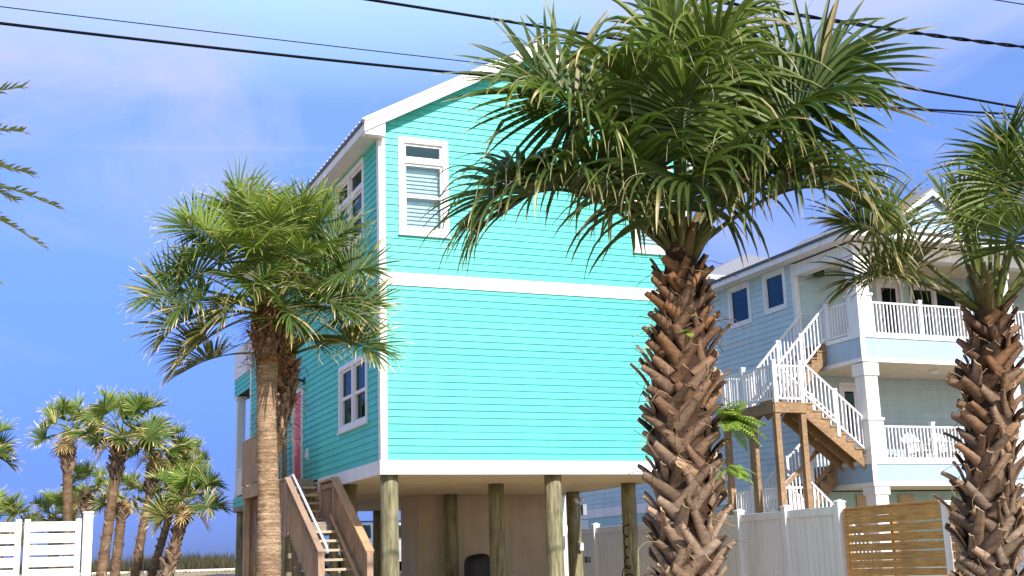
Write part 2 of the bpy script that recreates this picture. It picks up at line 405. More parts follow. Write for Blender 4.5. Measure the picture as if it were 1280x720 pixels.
def window(parent, fc, u0_, u1_, z0, z1, casing=.10, transom=0, split=True, twin=False, blinds=False, gl='glass', sill=True, proud=.035):
    """opening u0..u1, z0..z1; returns the window part with its sub-parts"""
    mb = MB(); c = casing
    fc.slab(mb, u0_-c, u0_, z0-c, z1+c, -.02, proud); fc.slab(mb, u1_, u1_+c, z0-c, z1+c, -.02, proud)
    fc.slab(mb, u0_, u1_, z1, z1+c, -.02, proud); fc.slab(mb, u0_, u1_, z0-c, z0, -.02, proud+.004)
    if sill: fc.slab(mb, u0_-c-.02, u1_+c+.02, z0-c-.03, z0-c, -.02, proud+.03)
    wn = mb.build('window', M['white'], parent, .004)
    fr = MB(); cols = [(u0_, u1_)]
    if twin:
        mid = (u0_+u1_)/2; fc.slab(fr, mid-.05, mid+.05, z0, z1, -.07, proud-.004); cols = [(u0_, mid-.05), (mid+.05, u1_)]
    zt = z1
    if transom:
        zt = z1-transom
        for (a, b_) in cols: fc.slab(fr, a, b_, zt-.045, zt+.045, -.07, proud-.008)
    panes = []
    for (a, b_) in cols:
        boxes = [(z0, zt-(.045 if transom else 0))] + ([(zt+.045, z1)] if transom else [])
        for bi, (p, q) in enumerate(boxes):
            s_ = .045
            fc.slab(fr, a, a+s_, p, q, -.08, -.006); fc.slab(fr, b_-s_, b_, p, q, -.08, -.006)
            fc.slab(fr, a+s_, b_-s_, p, p+s_, -.08, -.006); fc.slab(fr, a+s_, b_-s_, q-s_, q, -.08, -.006)
            if bi == 0 and split:
                zm = (p+q)/2; fc.slab(fr, a+s_, b_-s_, zm-.03, zm+.03, -.085, -.004)
                panes += [(a+s_, b_-s_, p+s_, zm-.03, -.055), (a+s_, b_-s_, zm+.03, q-s_, -.035)]
            else: panes.append((a+s_, b_-s_, p+s_, q-s_, -.035))
    fr.build('frame', M['white'], wn, .003)
    pm = MB()
    for (a, b_, p, q, o_) in panes: fc.slab(pm, a, b_, p, q, o_-.006, o_)
    pm.build('pane', M[gl], wn)
    if blinds:
        bl = MB(); z = z0+.05
        while z < zt-.06:
            A = [fc.pt(u, z+dz, o_) for (u, dz, o_) in ((u0_+.03,0,-.115),(u1_-.03,0,-.115),(u1_-.03,.10,-.160),(u0_+.03,.10,-.160))]
            bl.add(A + [p+V((0,0,.004)) for p in A], [(0,1,2,3),(7,6,5,4),(0,4,5,1),(2,6,7,3)]); z += .076
        bl.build('blind', M['blind'], wn)
    return wn

def baluster_run(mb, p, q, h0, h1, step, w, skip_ends=True):
    """upright square pickets between points p and q of the foot line"""
    p, q = V(p), V(q); L = (V((q.x-p.x, q.y-p.y, 0))).length; n = max(1, int(round(L/step)))
    dirh = V((q.x-p.x, q.y-p.y, 0)).normalized()
    for i in range(n):
        t = (i+.5)/n; c = p.lerp(q, t)
        mb.beam(c+V((0,0,h0)), c+V((0,0,h1)), w, w, dirh)

# ------------------------------------------------------------------ teal house
X0, X1, Y0, Y1, ZB, ZM, ZT = 6.32, 12.78, 20.56, 32.05, 3.09, 6.2, 9.0
XM = (X0+X1)/2; SL = .558; ZE = 9.18
H = thing('beach_house', 'bright turquoise two storey beach house raised on wooden pilings', 'house', (X0, Y0, .27))
front = Face((0, Y0, 0), (1,0,0), (0,-1,0)); left = Face((X0, 0, 0), (0,1,0), (-1,0,0))
right = Face((X1, 0, 0), (0,1,0), (1,0,0)); back = Face((0, Y1, 0), (1,0,0), (0,1,0))
ztop = lambda x: ZE - .18 + SL*(min(x-5.97, 13.13-x))
def gtop(z):
    d = (z-ZE+.18)/SL; return 5.97+d, 13.13-d
wF1 = (6.78, 7.53, 7.26, 8.89); wF2 = (X0+X1-7.53, X0+X1-6.78, 7.26, 8.89)
mb = MB(); siding(mb, (0,Y0,0), (1,0,0), (0,-1,0), X0+.02, X1-.02, ZB, 6.19, rs=2)
siding(mb, (0,Y0,0), (1,0,0), (0,-1,0), X0+.02, X1-.02, 6.43, 10.9, [wF1, wF2], top=gtop, rs=3)
mb.build('wall', M['teal'], H)
wL1 = (21.47, 23.18, 3.95, 5.0); wL2 = (21.62, 23.5, 7.42, 8.78); wLd = (26.28, 27.18, 3.12, 5.16)
wL1 = (21.45, 23.2, 3.93, 4.92+.1)
mb = MB(); siding(mb, (X0,0,0), (0,1,0), (-1,0,0), Y0+.02, Y1-.02, ZB, ZT, [wL1, wL2, wLd], rs=4)
mb.build('wall', M['teal'], H)
mb = MB(); siding(mb, (X1,0,0), (0,1,0), (1,0,0), Y0+.02, Y1-.02, ZB, ZT, rs=5); mb.build('wall', M['teal'], H)
mb = MB(); siding(mb, (0,Y1,0), (1,0,0), (0,1,0), X0+.02, X1-.02, ZB, 10.9, top=gtop, rs=6); mb.build('wall', M['teal'], H)
# interior floor so that the windows look into rooms
mb = MB(); mb.box(X0+.05, X1-.05, Y0+.05, Y1-.05, 6.0, 6.15); mb.box(X0+.1, X1-.1, 25.0, 25.1, 3.1, 9.0)
mb.box(X0+.1, X1-.1, Y0+.5, Y1-.1, 9.0, 9.08); mb.build('interior_floor', M['soffit'], H)
# trims
def part(name, fn, mat, parent, bevel=.004):
    mb = MB(); fn(mb); return mb.build(name, mat, parent, bevel)
def ctrim(mb):
    mb.box(X0-.026, X0+.10, Y0-.028, Y0-.001, ZB, 8.93); mb.box(X0-.028, X0-.001, Y0-.0005, Y0+.11, ZB, 8.93)
part('corner_trim', ctrim, M['white'], H)
part('corner_trim', lambda mb: (mb.box(X1-.10, X1+.026, Y0-.028, Y0-.001, ZB, 8.93), mb.box(X1+.001, X1+.028, Y0, Y0+.11, ZB, 8.93)), M['white'], H)
part('corner_trim', lambda mb: (mb.box(X0-.028, X0-.001, Y1-.13, Y1, ZB, 8.93), mb.box(X0-.026, X0+.10, Y1+.001, Y1+.026, ZB, 8.93)), M['white'], H)
part('band_trim', lambda mb: mb.box(X0+.10, X1-.10, Y0-.032, Y0-.001, 6.19, 6.425), M['white'], H)
part('skirt_board', lambda mb: mb.box(X0-.05, X1+.05, Y0-.045, Y0+.02, 2.84, ZB-.004), M['white'], H)
part('skirt_board', lambda mb: mb.box(X0-.045, X0+.02, Y0+.022, 24.85, 2.845, ZB-.004), M['white'], H)
part('skirt_board', lambda mb: mb.box(X0-.045, X0+.02, 24.85, 34.0, 2.86, 3.0), M['greywood'], H)
part('skirt_board', lambda mb: mb.box(X1-.02, X1+.045, Y0+.022, 34.0, 2.845, ZB-.004), M['white'], H)
def under(mb):
    mb.box(X0+.02, X1-.02, Y0+.02, Y1+2.0, 2.865, 3.06)
    for yy in (23.0, 26.0, 29.0): mb.box(X0+.02, X1-.02, yy, yy+.012, 2.861, 2.8655)
part('underside', under, M['soffit'], H, 0)
part('vent', lambda mb: mb.box(8.55, 8.8, 22.1, 22.22, 2.855, 2.868), M['white'], H)
part('vent', lambda mb: mb.box(10.9, 11.1, 22.3, 22.4, 2.855, 2.868), M['white'], H)
# roof
YR0, YR1 = 20.31, 32.4
def roof(mb):
    for sx in (-1, 1):
        xe = XM + sx*(XM-5.97)
        a = V((xe, YR0, ZE)); r = V((XM, YR0, ZE+SL*(XM-5.97)))
        mb.poly([a, r, r-V((0,0,.03)), a-V((0,0,.03))], (0, YR1-YR0, 0))
        n_ = V((sx*SL, 0, 1)).normalized()
        yy = YR0+.06
        while yy < YR1:
            mb.beam(a+V((sx*.02,yy-YR0,.008)), r+V((0,yy-YR0,.008)), .022, .03, n_); yy += .23
    mb.beam((XM, YR0, ZE+SL*(XM-5.97)+.02), (XM, YR1, ZE+SL*(XM-5.97)+.02), .26, .03)
RF = part('roof', roof, M['roofmetal'], H, 0)
def rake(mb):
    for sx in (-1, 1):
        xe = XM + sx*(XM-5.97)
        a = V((xe, 0, ZE-.032)); r = V((XM, 0, ZE+SL*(XM-5.97)-.032)); h = V((0,0,.21))
        for yy in (YR0, ):
            A = [p+V((0,yy,0)) for p in (a, r, r-h, a-h)]
            mb.poly(A, (0,.03,0))
        # thin drip edge over the fascia
        mb.poly([a+V((0,YR0-.02,.06)), r+V((0,YR0-.02,.06)), r+V((0,YR0-.02,-.025)), a+V((0,YR0-.02,-.025))], (0,.018,0))
part('fascia', rake, M['white'], RF)
def eave(mb, sx):
    if True:
        xe = XM + sx*(XM-5.97)
        x_in = xe - sx*.028
        mb.box(min(xe,x_in), max(xe,x_in), YR0+.032, YR1, ZE-.23, ZE-.035)
for sx in (-1, 1): part('fascia', lambda mb: eave(mb, sx), M['white'], RF)
for gx in (5.945, 13.132): part('gutter', lambda mb: mb.box(gx, gx+.023, YR0+.03, YR1, ZE-.075, ZE-.002), M['roofedge'], RF, 0)
def soff(mb):
    for sx in (-1, 1):
        xe = XM + sx*(XM-5.97-.03); xw = XM + sx*(XM-X0-.002)
        mb.box(min(xe,xw), max(xe,xw), YR0+.03, YR1, ZE-.225, ZE-.20)
        a = V((xe, YR0+.031, ZE-.17)); r = V((XM, YR0+.031, ZE+SL*(XM-6.0)-.17))
        mb.poly([a, r, r-V((0,0,.02)), a-V((0,0,.02))], (0, Y0-YR0-.032, 0))
    # cornice return at the front left and right corner
    mb.poly([(5.985,YR0+.033,ZE-.275),(X0+.05,YR0+.033,ZE-.275),(X0+.05,YR0+.033,ZE-.01),(5.985,YR0+.033,ZE-.205)], (0, Y0-YR0-.06, 0)); mb.poly([(13.115,YR0+.033,ZE-.275),(X1-.05,YR0+.033,ZE-.275),(X1-.05,YR0+.033,ZE-.01),(13.115,YR0+.033,ZE-.205)], (0, Y0-YR0-.06, 0))
part('soffit', soff, M['white'], RF)
# windows
window(H, front, *wF1, casing=.11, transom=.34, blinds=True)
window(H, front, *wF2, casing=.11, transom=.34, blinds=True)
window(H, left, *wL1, casing=.09, twin=True, gl='darkglass')
window(H, left, *wL2, casing=.10, twin=True, transom=.42, gl='darkglass')
# door
dm = MB(); left.slab(dm, 26.36, 27.10, 3.16, 5.10, -.05, -.015)
D = dm.build('door', M['pink'], H, .004)
pm = MB()
for (a, b_) in ((26.44, 26.68), (26.78, 27.02)):
    for (p, q) in ((3.3, 3.95), (4.1, 4.62), (4.74, 4.98)):
        left.slab(pm, a, b_, p, q, -.02, -.004)
pm.build('panel', M['pink'], D, .008)
part('handle', lambda mb: (left.slab(mb, 26.40, 26.44, 4.02, 4.16, -.02, .01), mb.tube([left.pt(26.42, 4.08, .0), left.pt(26.42, 4.08, .06)], [.02,.03], 10)), M['brass'], D, 0)
part('door_frame', lambda mb: (left.slab(mb, 26.26, 26.36, 3.12, 5.20, -.06, .035), left.slab(mb, 27.10, 27.20, 3.12, 5.20, -.06, .035), left.slab(mb, 26.36, 27.10, 5.10, 5.20, -.06, .035)), M['white'], H)
def wl(mb):
    left.slab(mb, 26.12, 26.26, 5.22, 5.36, .0, .03)
    mb.tube([left.pt(26.19, 5.29, .03), left.pt(26.19, 5.31, .12)], .02, 8)
    for du in (-.09, .09): mb.tube([left.pt(26.19+du*.3, 5.31, .10), left.pt(26.19+du, 5.27, .2)], [.035,.06], 10)
part('wall_light', wl, M['black'], H, 0)
part('outlet_box', lambda mb: (left.slab(mb, 25.76, 25.90, 3.56, 3.80, .0, .035), left.slab(mb, 25.79, 25.87, 3.60, 3.70, .035, .07)), M['vinyl'], H)
# pilings
pr = random.Random(11)
def piling(x, y, r=.158, ztop_=2.86):
    mb = MB(); lean = pr.uniform(-.02, .02)
    pts = [(x+lean*(1-t), y, .2+(ztop_-.2)*t) for t in [i/8 for i in range(9)]]
    mb.tube(pts, [r*(1.04-.06*i/8)*pr.uniform(.985,1.015) for i in range(9)], 20)
    return mb.build('piling', M['pile'], H)
for (x, y) in ((6.52,20.79),(9.66,20.81),(12.56,20.81),(6.5,23.3),(9.54,23.28),(12.52,23.22),(6.5,26.6),(9.8,26.64),(12.61,26.1),
               (6.5,29.8),(10.02,29.86),(12.6,29.8),(6.49,33.8),(10.29,33.84),(12.6,33.8)):
    piling(x, y)
# enclosed store room under the house
part('enclosure', lambda mb: mb.box(9.15, 12.78, 27.0, 28.3, .2, 2.862), M['beige'], H)
part('corner_trim', lambda mb: mb.box(12.70, 12.83, 26.95, 26.997, .2, 2.86), M['white'], H)
# electrics on the side piling
def jb(x, y, z, sx, sz, mat='grey'): return part('junction_box', lambda mb: mb.box(x-sx/2, x+sx/2, y-.08, y+.05, z-sz/2, z+sz/2), M[mat], H, .006)
jb(12.83, 26.02, 2.45, .1, .24); jb(12.66, 25.92, 1.62, .09, .17, 'vinyl'); jb(12.84, 25.95, 1.33, .1, .14, 'black')
def fl(mb):
    mb.box(12.58, 12.68, 25.90, 25.96, 2.6, 2.68)
    for dx in (-.1, .1): mb.tube([(12.63+dx*.3,25.9,2.64),(12.63+dx,25.82,2.68)], [.025,.055], 10)
part('floodlight', fl, M['vinyl'], H, 0)
# back porch
def porch(mb):
    siding(mb, (X0,0,0), (0,1,0), (-1,0,0), Y1+.02, 34.3, 6.0, 6.47, rs=8)
    siding(mb, (0,34.3,0), (1,0,0), (0,1,0), X0, X1, 6.0, 6.47, rs=8)
part('porch_beam', porch, M['teal'], H, 0)
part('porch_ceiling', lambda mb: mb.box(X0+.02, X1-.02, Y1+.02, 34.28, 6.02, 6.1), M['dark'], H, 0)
part('porch_wall', lambda mb: mb.box(X0-.03, X1+.03, 32.06, 34.3, 6.475, 7.3), M['white'], H)
part('column', lambda mb: (mb.box(X0, X0+.22, 33.85, 34.07, 3.2, 5.9), mb.box(X0-.03, X0+.25, 33.82, 34.1, 5.9, 6.0), mb.box(X0-.02, X0+.24, 33.83, 34.09, 3.2, 3.4)), M['white'], H)
part('column', lambda mb: (mb.box(X1-.22, X1, 33.85, 34.07, 3.2, 6.0)), M['white'], H)
part('porch_railing', lambda mb: (mb.box(X0+.02, X0+.10, Y1+.02, 33.84, 3.3, 3.95), mb.box(X0, X0+.14, Y1+.02, 33.84, 3.951, 4.0)), M['white'], H)
part('porch_floor', lambda mb: siding(mb, (X0-.03,0,0), (0,1,0), (-1,0,0), 27.6, 34.1, 2.99, 3.24, rs=9), M['teal'], H, 0)
part('porch_floor', lambda mb: mb.box(X0-.03, X1, Y1, 34.1, 3.07, 3.23), M['greywood'], H, 0)

# --- entry deck and stair (part of the house)
XL, XR = 5.29, 6.2
def deck(mb):
    for i in range(18): mb.box(XL, XR+.02, 24.95+i*.142, 24.95+i*.142+.135, 3.05, 3.09)
    mb.box(XL+.02, XR, 24.9, 24.945, 2.86, 3.09); mb.box(XL-.03, XL, 24.9, 27.5, 2.83, 3.09)
    mb.box(XL, XR+.02, 27.51, 27.55, 2.83, 3.05)
DK = part('deck', deck, M['deckwood'], H)
def dpost(x, y, z0, z1, s_=.1, mat='deckwood', par=None, nm='post'):
    return part(nm, lambda mb: mb.box(x-s_/2, x+s_/2, y-s_/2, y+s_/2, z0, z1), M[mat], par or DK)
dpost(XL+.04, 27.3, .2, 2.83, .12); dpost(XL+.04, 25.05, .2, 2.83, .12); dpost(XL+.05, 27.44, 3.09, 4.08); dpost(XR-.02, 27.46, 3.09, 4.08)
def drail(mb):
    mb.box(XL-.03, XL+.09, 25.0, 27.5, 4.06, 4.10); mb.box(XL, XL+.04, 25.0, 27.5, 3.93, 4.02); mb.box(XL, XL+.04, 25.0, 27.5, 3.17, 3.26)
    for i in range(21): mb.box(XL-.036, XL-.002, 25.03+i*.12, 25.03+i*.12+.085, 3.12, 4.05)
    mb.box(XL+.06, XR, 27.42, 27.5, 4.06, 4.10); mb.box(XL+.1, XR-.07, 27.44, 27.48, 3.2, 3.28)
    for i in range(7): mb.box(XL+.16+i*.12, XL+.2+i*.12, 27.44, 27.48, 3.15, 4.06)
part('railing', drail, M['deckwood'], DK)
part('added_backing', lambda mb: [mb.box(XL+.12+i*.125, XL+.12+i*.125+.118, 27.36, 27.385, .25, 2.82) for i in range(13)], M['deckwood'], H)  # plank wall added so the gaps between the treads look dark
ST = part('staircase', lambda mb: None or [mb.beam((x, 24.92, 2.93), (x, 23.95, 2.03), .045, .2) for x in (XL+.10, XR-.26)] and
          [mb.beam((x, 23.05, 2.0), (x, 19.9, -.12+.3), .045, .22) for x in (XL+.04, XR-.02)], M['greywood'], H)
TR = [(24.92-.17*i-.12, 3.09-.165*(i+1)) for i in range(5)]
for (y, z) in TR:
    part('tread', lambda mb: mb.box(XL+.04, XR, y-.13, y+.13, z-.045, z), M['treadwood'], ST)
def land(mb):
    for i in range(8): mb.box(XL, XR+.03, 23.08+i*.13, 23.08+i*.13+.124, 2.12, 2.16)
    mb.box(XL, XR+.03, 23.03, 23.075, 1.93, 2.12); mb.box(XL-.035, XL, 23.03, 24.15, 1.93, 2.14); mb.box(XR+.03, XR+.06, 23.03, 24.15, 1.93, 2.14)
part('landing', land, M['greywood'], ST)
for i in range(11):
    y, z = 23.03-.225*i-.115, 2.16-.172*(i+1)
    part('tread', lambda mb: mb.box(XL+.02, XR, y-.14, y+.14, z-.045, z), M['treadwood'], ST)
for (x, y) in ((XL+.02, 23.3), (XL+.02, 24.1), (XR, 23.3)): dpost(x, y, .2, 1.93, .14, 'pile', ST)
def srail(mb, x, out, ye=20.75):
    t0, t1 = V((x, 23.2, 2.97)), V((x, ye, 1.60))
    d = V((0,0,-.09))
    mb.beam(t0+V((0,0,-.10)), t1+V((0,0,-.10)), .04, .09)
    mb.box(x-.02, x+.02, 23.2, 24.2, 2.82, 2.91)
    mb.box(x-.05, x+.05, 24.12, 24.22, 2.16, 2.95)
    n = 18
    for i in range(n):
        t = (i+.5)/n; p = t0.lerp(t1, t); xx = x+out*.038
        mb.box(xx-.017, xx+.017, p.y-.021, p.y+.021, p.z-.84, p.z-.05)
    for i in range(8):
        yy = 23.25+i*.115; xx = x+out*.038
        mb.box(xx-.017, xx+.017, yy, yy+.045, 2.0, 2.93)
    mb.box(x-.02, x+.02, 23.2, 24.2, 2.16, 2.25)
part('railing', lambda mb: srail(mb, XL+.0, -1), M['deckwood'], ST)
part('railing', lambda mb: srail(mb, XR-.0, 1, 20.98), M['deckwood'], ST)
part('handrail_cap', lambda mb: (mb.beam((XL, 23.22, 2.985), (XL, 20.66, 1.555), .11, .04), mb.box(XL-.055, XL+.055, 23.22, 24.2, 2.95, 2.99)), M['deckwood'], ST)
part('handrail_cap', lambda mb: (mb.beam((XR, 23.22, 2.985), (XR, 20.9, 1.555), .15, .045), mb.box(XR-.075, XR+.075, 23.22, 24.2, 2.95, 2.99)), M['newwood'], ST)
part('handrail_pipe', lambda mb: (mb.tube([(XL+.1, 23.9, 3.0), (XL+.1, 23.2, 3.04), (XL+.1, 20.72, 1.66), (XL+.1, 20.64, 1.55)], .022, 10)), M['white'], ST, 0)
for x, ye in ((XL, 20.72), (XR, 20.95)): dpost(x, ye, .2, 1.57, .11, 'deckwood', ST); dpost(x, 23.18, 1.9, 2.93, .1, 'deckwood', ST)
part('stringer', lambda mb: mb.beam((XR-.09, 23.2, 2.3), (XR-.09, 19.95, .27), .04, .05), M['newwood'], ST)

# cable hanging on the side piling
mb = MB(); pts = []; cr_ = random.Random(3)
for i in range(90):
    t = i/89; a = t*2*pi*7
    rad = .05 + .10*max(0, sin((t-.55)*pi/.35)) if .55 < t < .9 else .05
    pts.append((12.33 - .04 + rad*cos(a)*.9, 23.02 + .02*sin(a*.7), 1.98 - 1.5*t + rad*sin(a)))
mb.tube(pts, .012, 6); mb.tube([(12.40,23.05,2.02),(12.36,23.04,1.99),pts[0]], .012, 6)
o = mb.build('hanging_cable', M['cable']); tag(o, 'coiled black cable hanging on a piling under the turquoise house', 'cable')

# covered grill
GR = thing('covered_grill', 'rounded black covered grill by the beige wall under the house', 'grill', (10.02, 25.6, .27))
mb = MB(); n = 20; rings = []
prof = [(.27,.30,.24),(.6,.30,.24),(1.0,.285,.23),(1.28,.285,.225),(1.40,.27,.21),(1.48,.22,.17),(1.515,.12,.09),(1.52,.02,.02)]
gv = []
for (z, a, b_) in prof:
    for k in range(n):
        t = 2*pi*k/n; c, s_ = cos(t), sin(t)
        e = .55; wob = 1+.02*sin(7*t+z*5)
        gv.append((10.02 + a*wob*math.copysign(abs(c)**e, c), 25.6 + b_*wob*math.copysign(abs(s_)**e, s_), z + .012*cos(t)))
gf = [(i*n+k, i*n+(k+1)%n, (i+1)*n+(k+1)%n, (i+1)*n+k) for i in range(len(prof)-1) for k in range(n)] + [tuple((len(prof)-1)*n+k for k in range(n))]
mb.add(gv, gf, smooth=True); mb.build('cover', M['blackcloth'], GR)
mb = MB()
for sx in (-1, 1): mb.tube([(10.02+sx*.24, 25.42, .33), (10.02+sx*.24, 25.36, .33)], .06, 14)
mb.build('wheel', M['black'], GR)

# parked car behind the house
CAR = thing('parked_car', 'silver car parked beyond the pilings behind the turquoise house', 'car', (12.0, 41.0, 1.18))
cm = plain('silver_car_paint', (.50,.52,.54), .25, .5)
prof = [(-2.25,.35),(-2.28,.75),(-2.15,.98),(-1.75,1.05),(-1.25,1.08),(-.95,1.42),(-.6,1.60),(.9,1.60),(1.6,1.48),(2.0,1.05),(2.22,.95),(2.26,.45),(2.15,.32)]
def carx(x): return 12.0+x
mb = MB(); nP = len(prof); gv = []
for yy, ins in ((-.86,0),(-.90,0),(.90,0),(.86,0)):
    for (x, z) in prof:
        tuck = .16*max(0, (z-1.0)/.6)
        y = yy*(1-tuck) ; gv.append((carx(x), 41.0+y, 1.18+z))
gf = [(r*nP+k, r*nP+(k+1)%nP, (r+1)*nP+(k+1)%nP, (r+1)*nP+k) for r in range(3) for k in range(nP)]
gf += [tuple(range(nP-1,-1,-1)), tuple(3*nP+k for k in range(nP))]
mb.add(gv, gf); mb.build('body', cm, CAR, .03)
for sy in (-1, 1):
    def wp(x, z): 
        tuck = .16*max(0, (z-1.0)/.6); return V((carx(x), 41.0+sy*(.908*(1-tuck)+.004), 1.18+z))
    for poly_ in ([(-1.05,1.10),(-.85,1.40),(-.55,1.53),(-.05,1.53),(-.05,1.10)], [(.05,1.10),(.05,1.53),(.8,1.53),(.8,1.10)], [(.9,1.10),(.9,1.52),(1.45,1.42),(1.75,1.10)]):
        mb = MB(); mb.poly([wp(*p) for p in poly_], (0, sy*.006, 0)); mb.build('window', M['darkglass'], CAR)
    for wx in (-1.4, 1.4):
        mb = MB(); mb.tube([(carx(wx), 41.0+sy*.72, 1.18+.34), (carx(wx), 41.0+sy*.93, 1.18+.34)], .34, 22)
        wo = mb.build('wheel', M['black'], CAR)
        mb = MB(); mb.tube([(carx(wx), 41.0+sy*.931, 1.18+.34), (carx(wx), 41.0+sy*.94, 1.18+.34)], .21, 18); mb.build('rim', M['grey'], wo)
mb = MB(); mb.box(carx(-2.29), carx(-2.2), 40.4, 40.6, 1.98, 2.1); mb.build('headlight', M['vinyl'], CAR)
mb = MB(); mb.box(carx(-2.29), carx(-2.2), 41.4, 41.6, 1.98, 2.1); mb.build('headlight', M['vinyl'], CAR)
mb = MB(); mb.tube([(carx(-.5), 40.35, 2.83), (carx(1.3), 40.35, 2.83)], .02, 6); mb.tube([(carx(-.5), 41.65, 2.83), (carx(1.3), 41.65, 2.83)], .02, 6); mb.build('roof_rail', M['black'], CAR)
#PART2
# ------------------------------------------------------------------ pale blue house on the right
BX, BY, BW, BE, BB = 20.85, 25.58, 28.2, 31.2, 46.0     # side plane, porch front, porch back wall, far side, rear
Z1, Z2, ZR = 3.55, 6.85, 9.35
B = thing('porch_house', 'pale blue two storey house with white stacked porches and outside stairs', 'house', (BX, BY, .27))
bside = Face((BX,0,0), (0,1,0), (-1,0,0)); bwall = Face((0,BW,0), (1,0,0), (0,-1,0))
h1 = (30.52, 31.47, 8.2, 9.24); h2 = (28.72, 29.6, 8.28, 9.25)
mb = MB(); siding(mb, (BX,0,0), (0,1,0), (-1,0,0), BW+.12, BB, 3.2, ZR+.1, [h1, h2], exp_=.165, rs=12); mb.build('wall', M['palesiding'], B)
du = (23.8, 24.55, 6.9, 9.0); wu = (25.0, 26.7, 7.3, 8.9); dl = (22.15, 22.7, 3.6, 5.9); wv = (24.5, 25.5, 4.4, 5.7)
mb = MB(); siding(mb, (0,BW,0), (1,0,0), (0,-1,0), BX+.12, BE, 6.9, ZR, [du, wu], exp_=.165, rs=13); mb.build('wall', M['palesiding'], B)
mb = MB(); siding(mb, (0,BW,0), (1,0,0), (0,-1,0), BX+.02, BE, 3.55, 6.2, [dl], exp_=.165, rs=14); mb.build('wall', M['palesiding'], B)
mb = MB(); siding(mb, (0,BW,0), (1,0,0), (0,-1,0), BX+.02, BE, .2, 2.95, exp_=.22, rs=15); mb.build('wall', M['stucco'], B)
gw = (41.9, 42.5, 2.2, 2.85); gd = (35.9, 37.2, 1.7, 2.95)
mb = MB(); [bside.slab(mb, a, b_, .2, 2.86, -.2, 0) for a, b_ in ((BW+.02, 35.9), (37.2, BB))]; bside.slab(mb, 35.9, 37.2, .2, 1.7, -.2, 0); mb.build('wall', M['stucco'], B)
window(B, bside, 36.05, 37.05, 1.8, 2.72, casing=.14, gl='darkglass', split=False)
mb = MB()
for i in range(3): bside.slab(mb, 41.85+i*.2, 42.03+i*.2, 2.2, 2.82, .002, .05)
mb.build('vent_grille', M['white'], B)
mb = MB(); mb.box(BX, BE, BB-.1, BB, .2, ZR); mb.box(BE-.1, BE, BW, BB-.1, .2, ZR); mb.build('wall', M['palesiding'], B)
mb = MB(); mb.box(BX+.06, BE-.12, BW+.2, BB-.12, 6.5, 6.8); mb.box(BX+.06, BE-.12, BW+.2, BB-.12, 3.1, 3.4); mb.box(BX+.3, BE-.3, 32.5, 32.6, 3.4, 9.3); mb.build('interior_floor', M['dark'], B)
part('band_trim', lambda mb: mb.box(BX-.03, BX-.001, BW, BB, 2.86, 3.19), M['white'], B)
part('corner_trim', lambda mb: (mb.box(BX-.028, BX-.001, BW-.03, BW+.12, 3.2, ZR), mb.box(BX-.026, BX+.12, BW-.031, BW-.001, Z2, ZR)), M['white'], B)
window(B, bside, *h1, casing=.12, split=False, gl='darkglass', sill=False)
window(B, bside, *h2, casing=.12, split=False, gl='darkglass', sill=False)
window(B, bwall, *wu, casing=.1, split=True, twin=True, gl='darkglass')
def bdoor(u0_, u1_, z0, z1, tan=False):
    mb = MB(); bwall.slab(mb, u0_, u1_, z0, z1, -.08, -.03)
    d = mb.build('door', M['white'], B)
    mb = MB(); bwall.slab(mb, u0_+.12, u1_-.12, z0+(.9 if tan else .15), z1-.15, -.03, -.022); mb.build('pane', M['darkglass'], d)
    mb = MB(); bwall.slab(mb, u0_+.12, u1_-.12, z0+(.9 if tan else .15), z1-.15, -.031, -.0295); mb.build('blind', M['dark'], d)  # no blind: near-black sheet standing in for the dark interior behind the pane
    mb = MB(); mb.tube([bwall.pt(u0_+.07, z0+1.0, -.03), bwall.pt(u0_+.07, z0+1.0, .03)], .03, 10); mb.build('handle', M['brass'], d)
    mb = MB(); bwall.slab(mb, u0_-.1, u0_, z0, z1+.1, -.02, .03); bwall.slab(mb, u1_, u1_+.1, z0, z1+.1, -.02, .03); bwall.slab(mb, u0_, u1_, z1, z1+.1, -.02, .03); mb.build('door_frame', M['white'], d)
bdoor(du[0], du[1], 6.88, 9.0); bdoor(dl[0], dl[1], 3.58, 5.9, True)
for a, b_ in ((22.3, 22.95), (23.75, 24.3), (27.0, 28.4)):
    part('shutter', lambda mb: (bwall.slab(mb, a, b_, 1.2, 2.86, .016, .05), bwall.slab(mb, a+.06, b_-.06, 1.3, 2.78, .05, .06)), M['beige'], B)
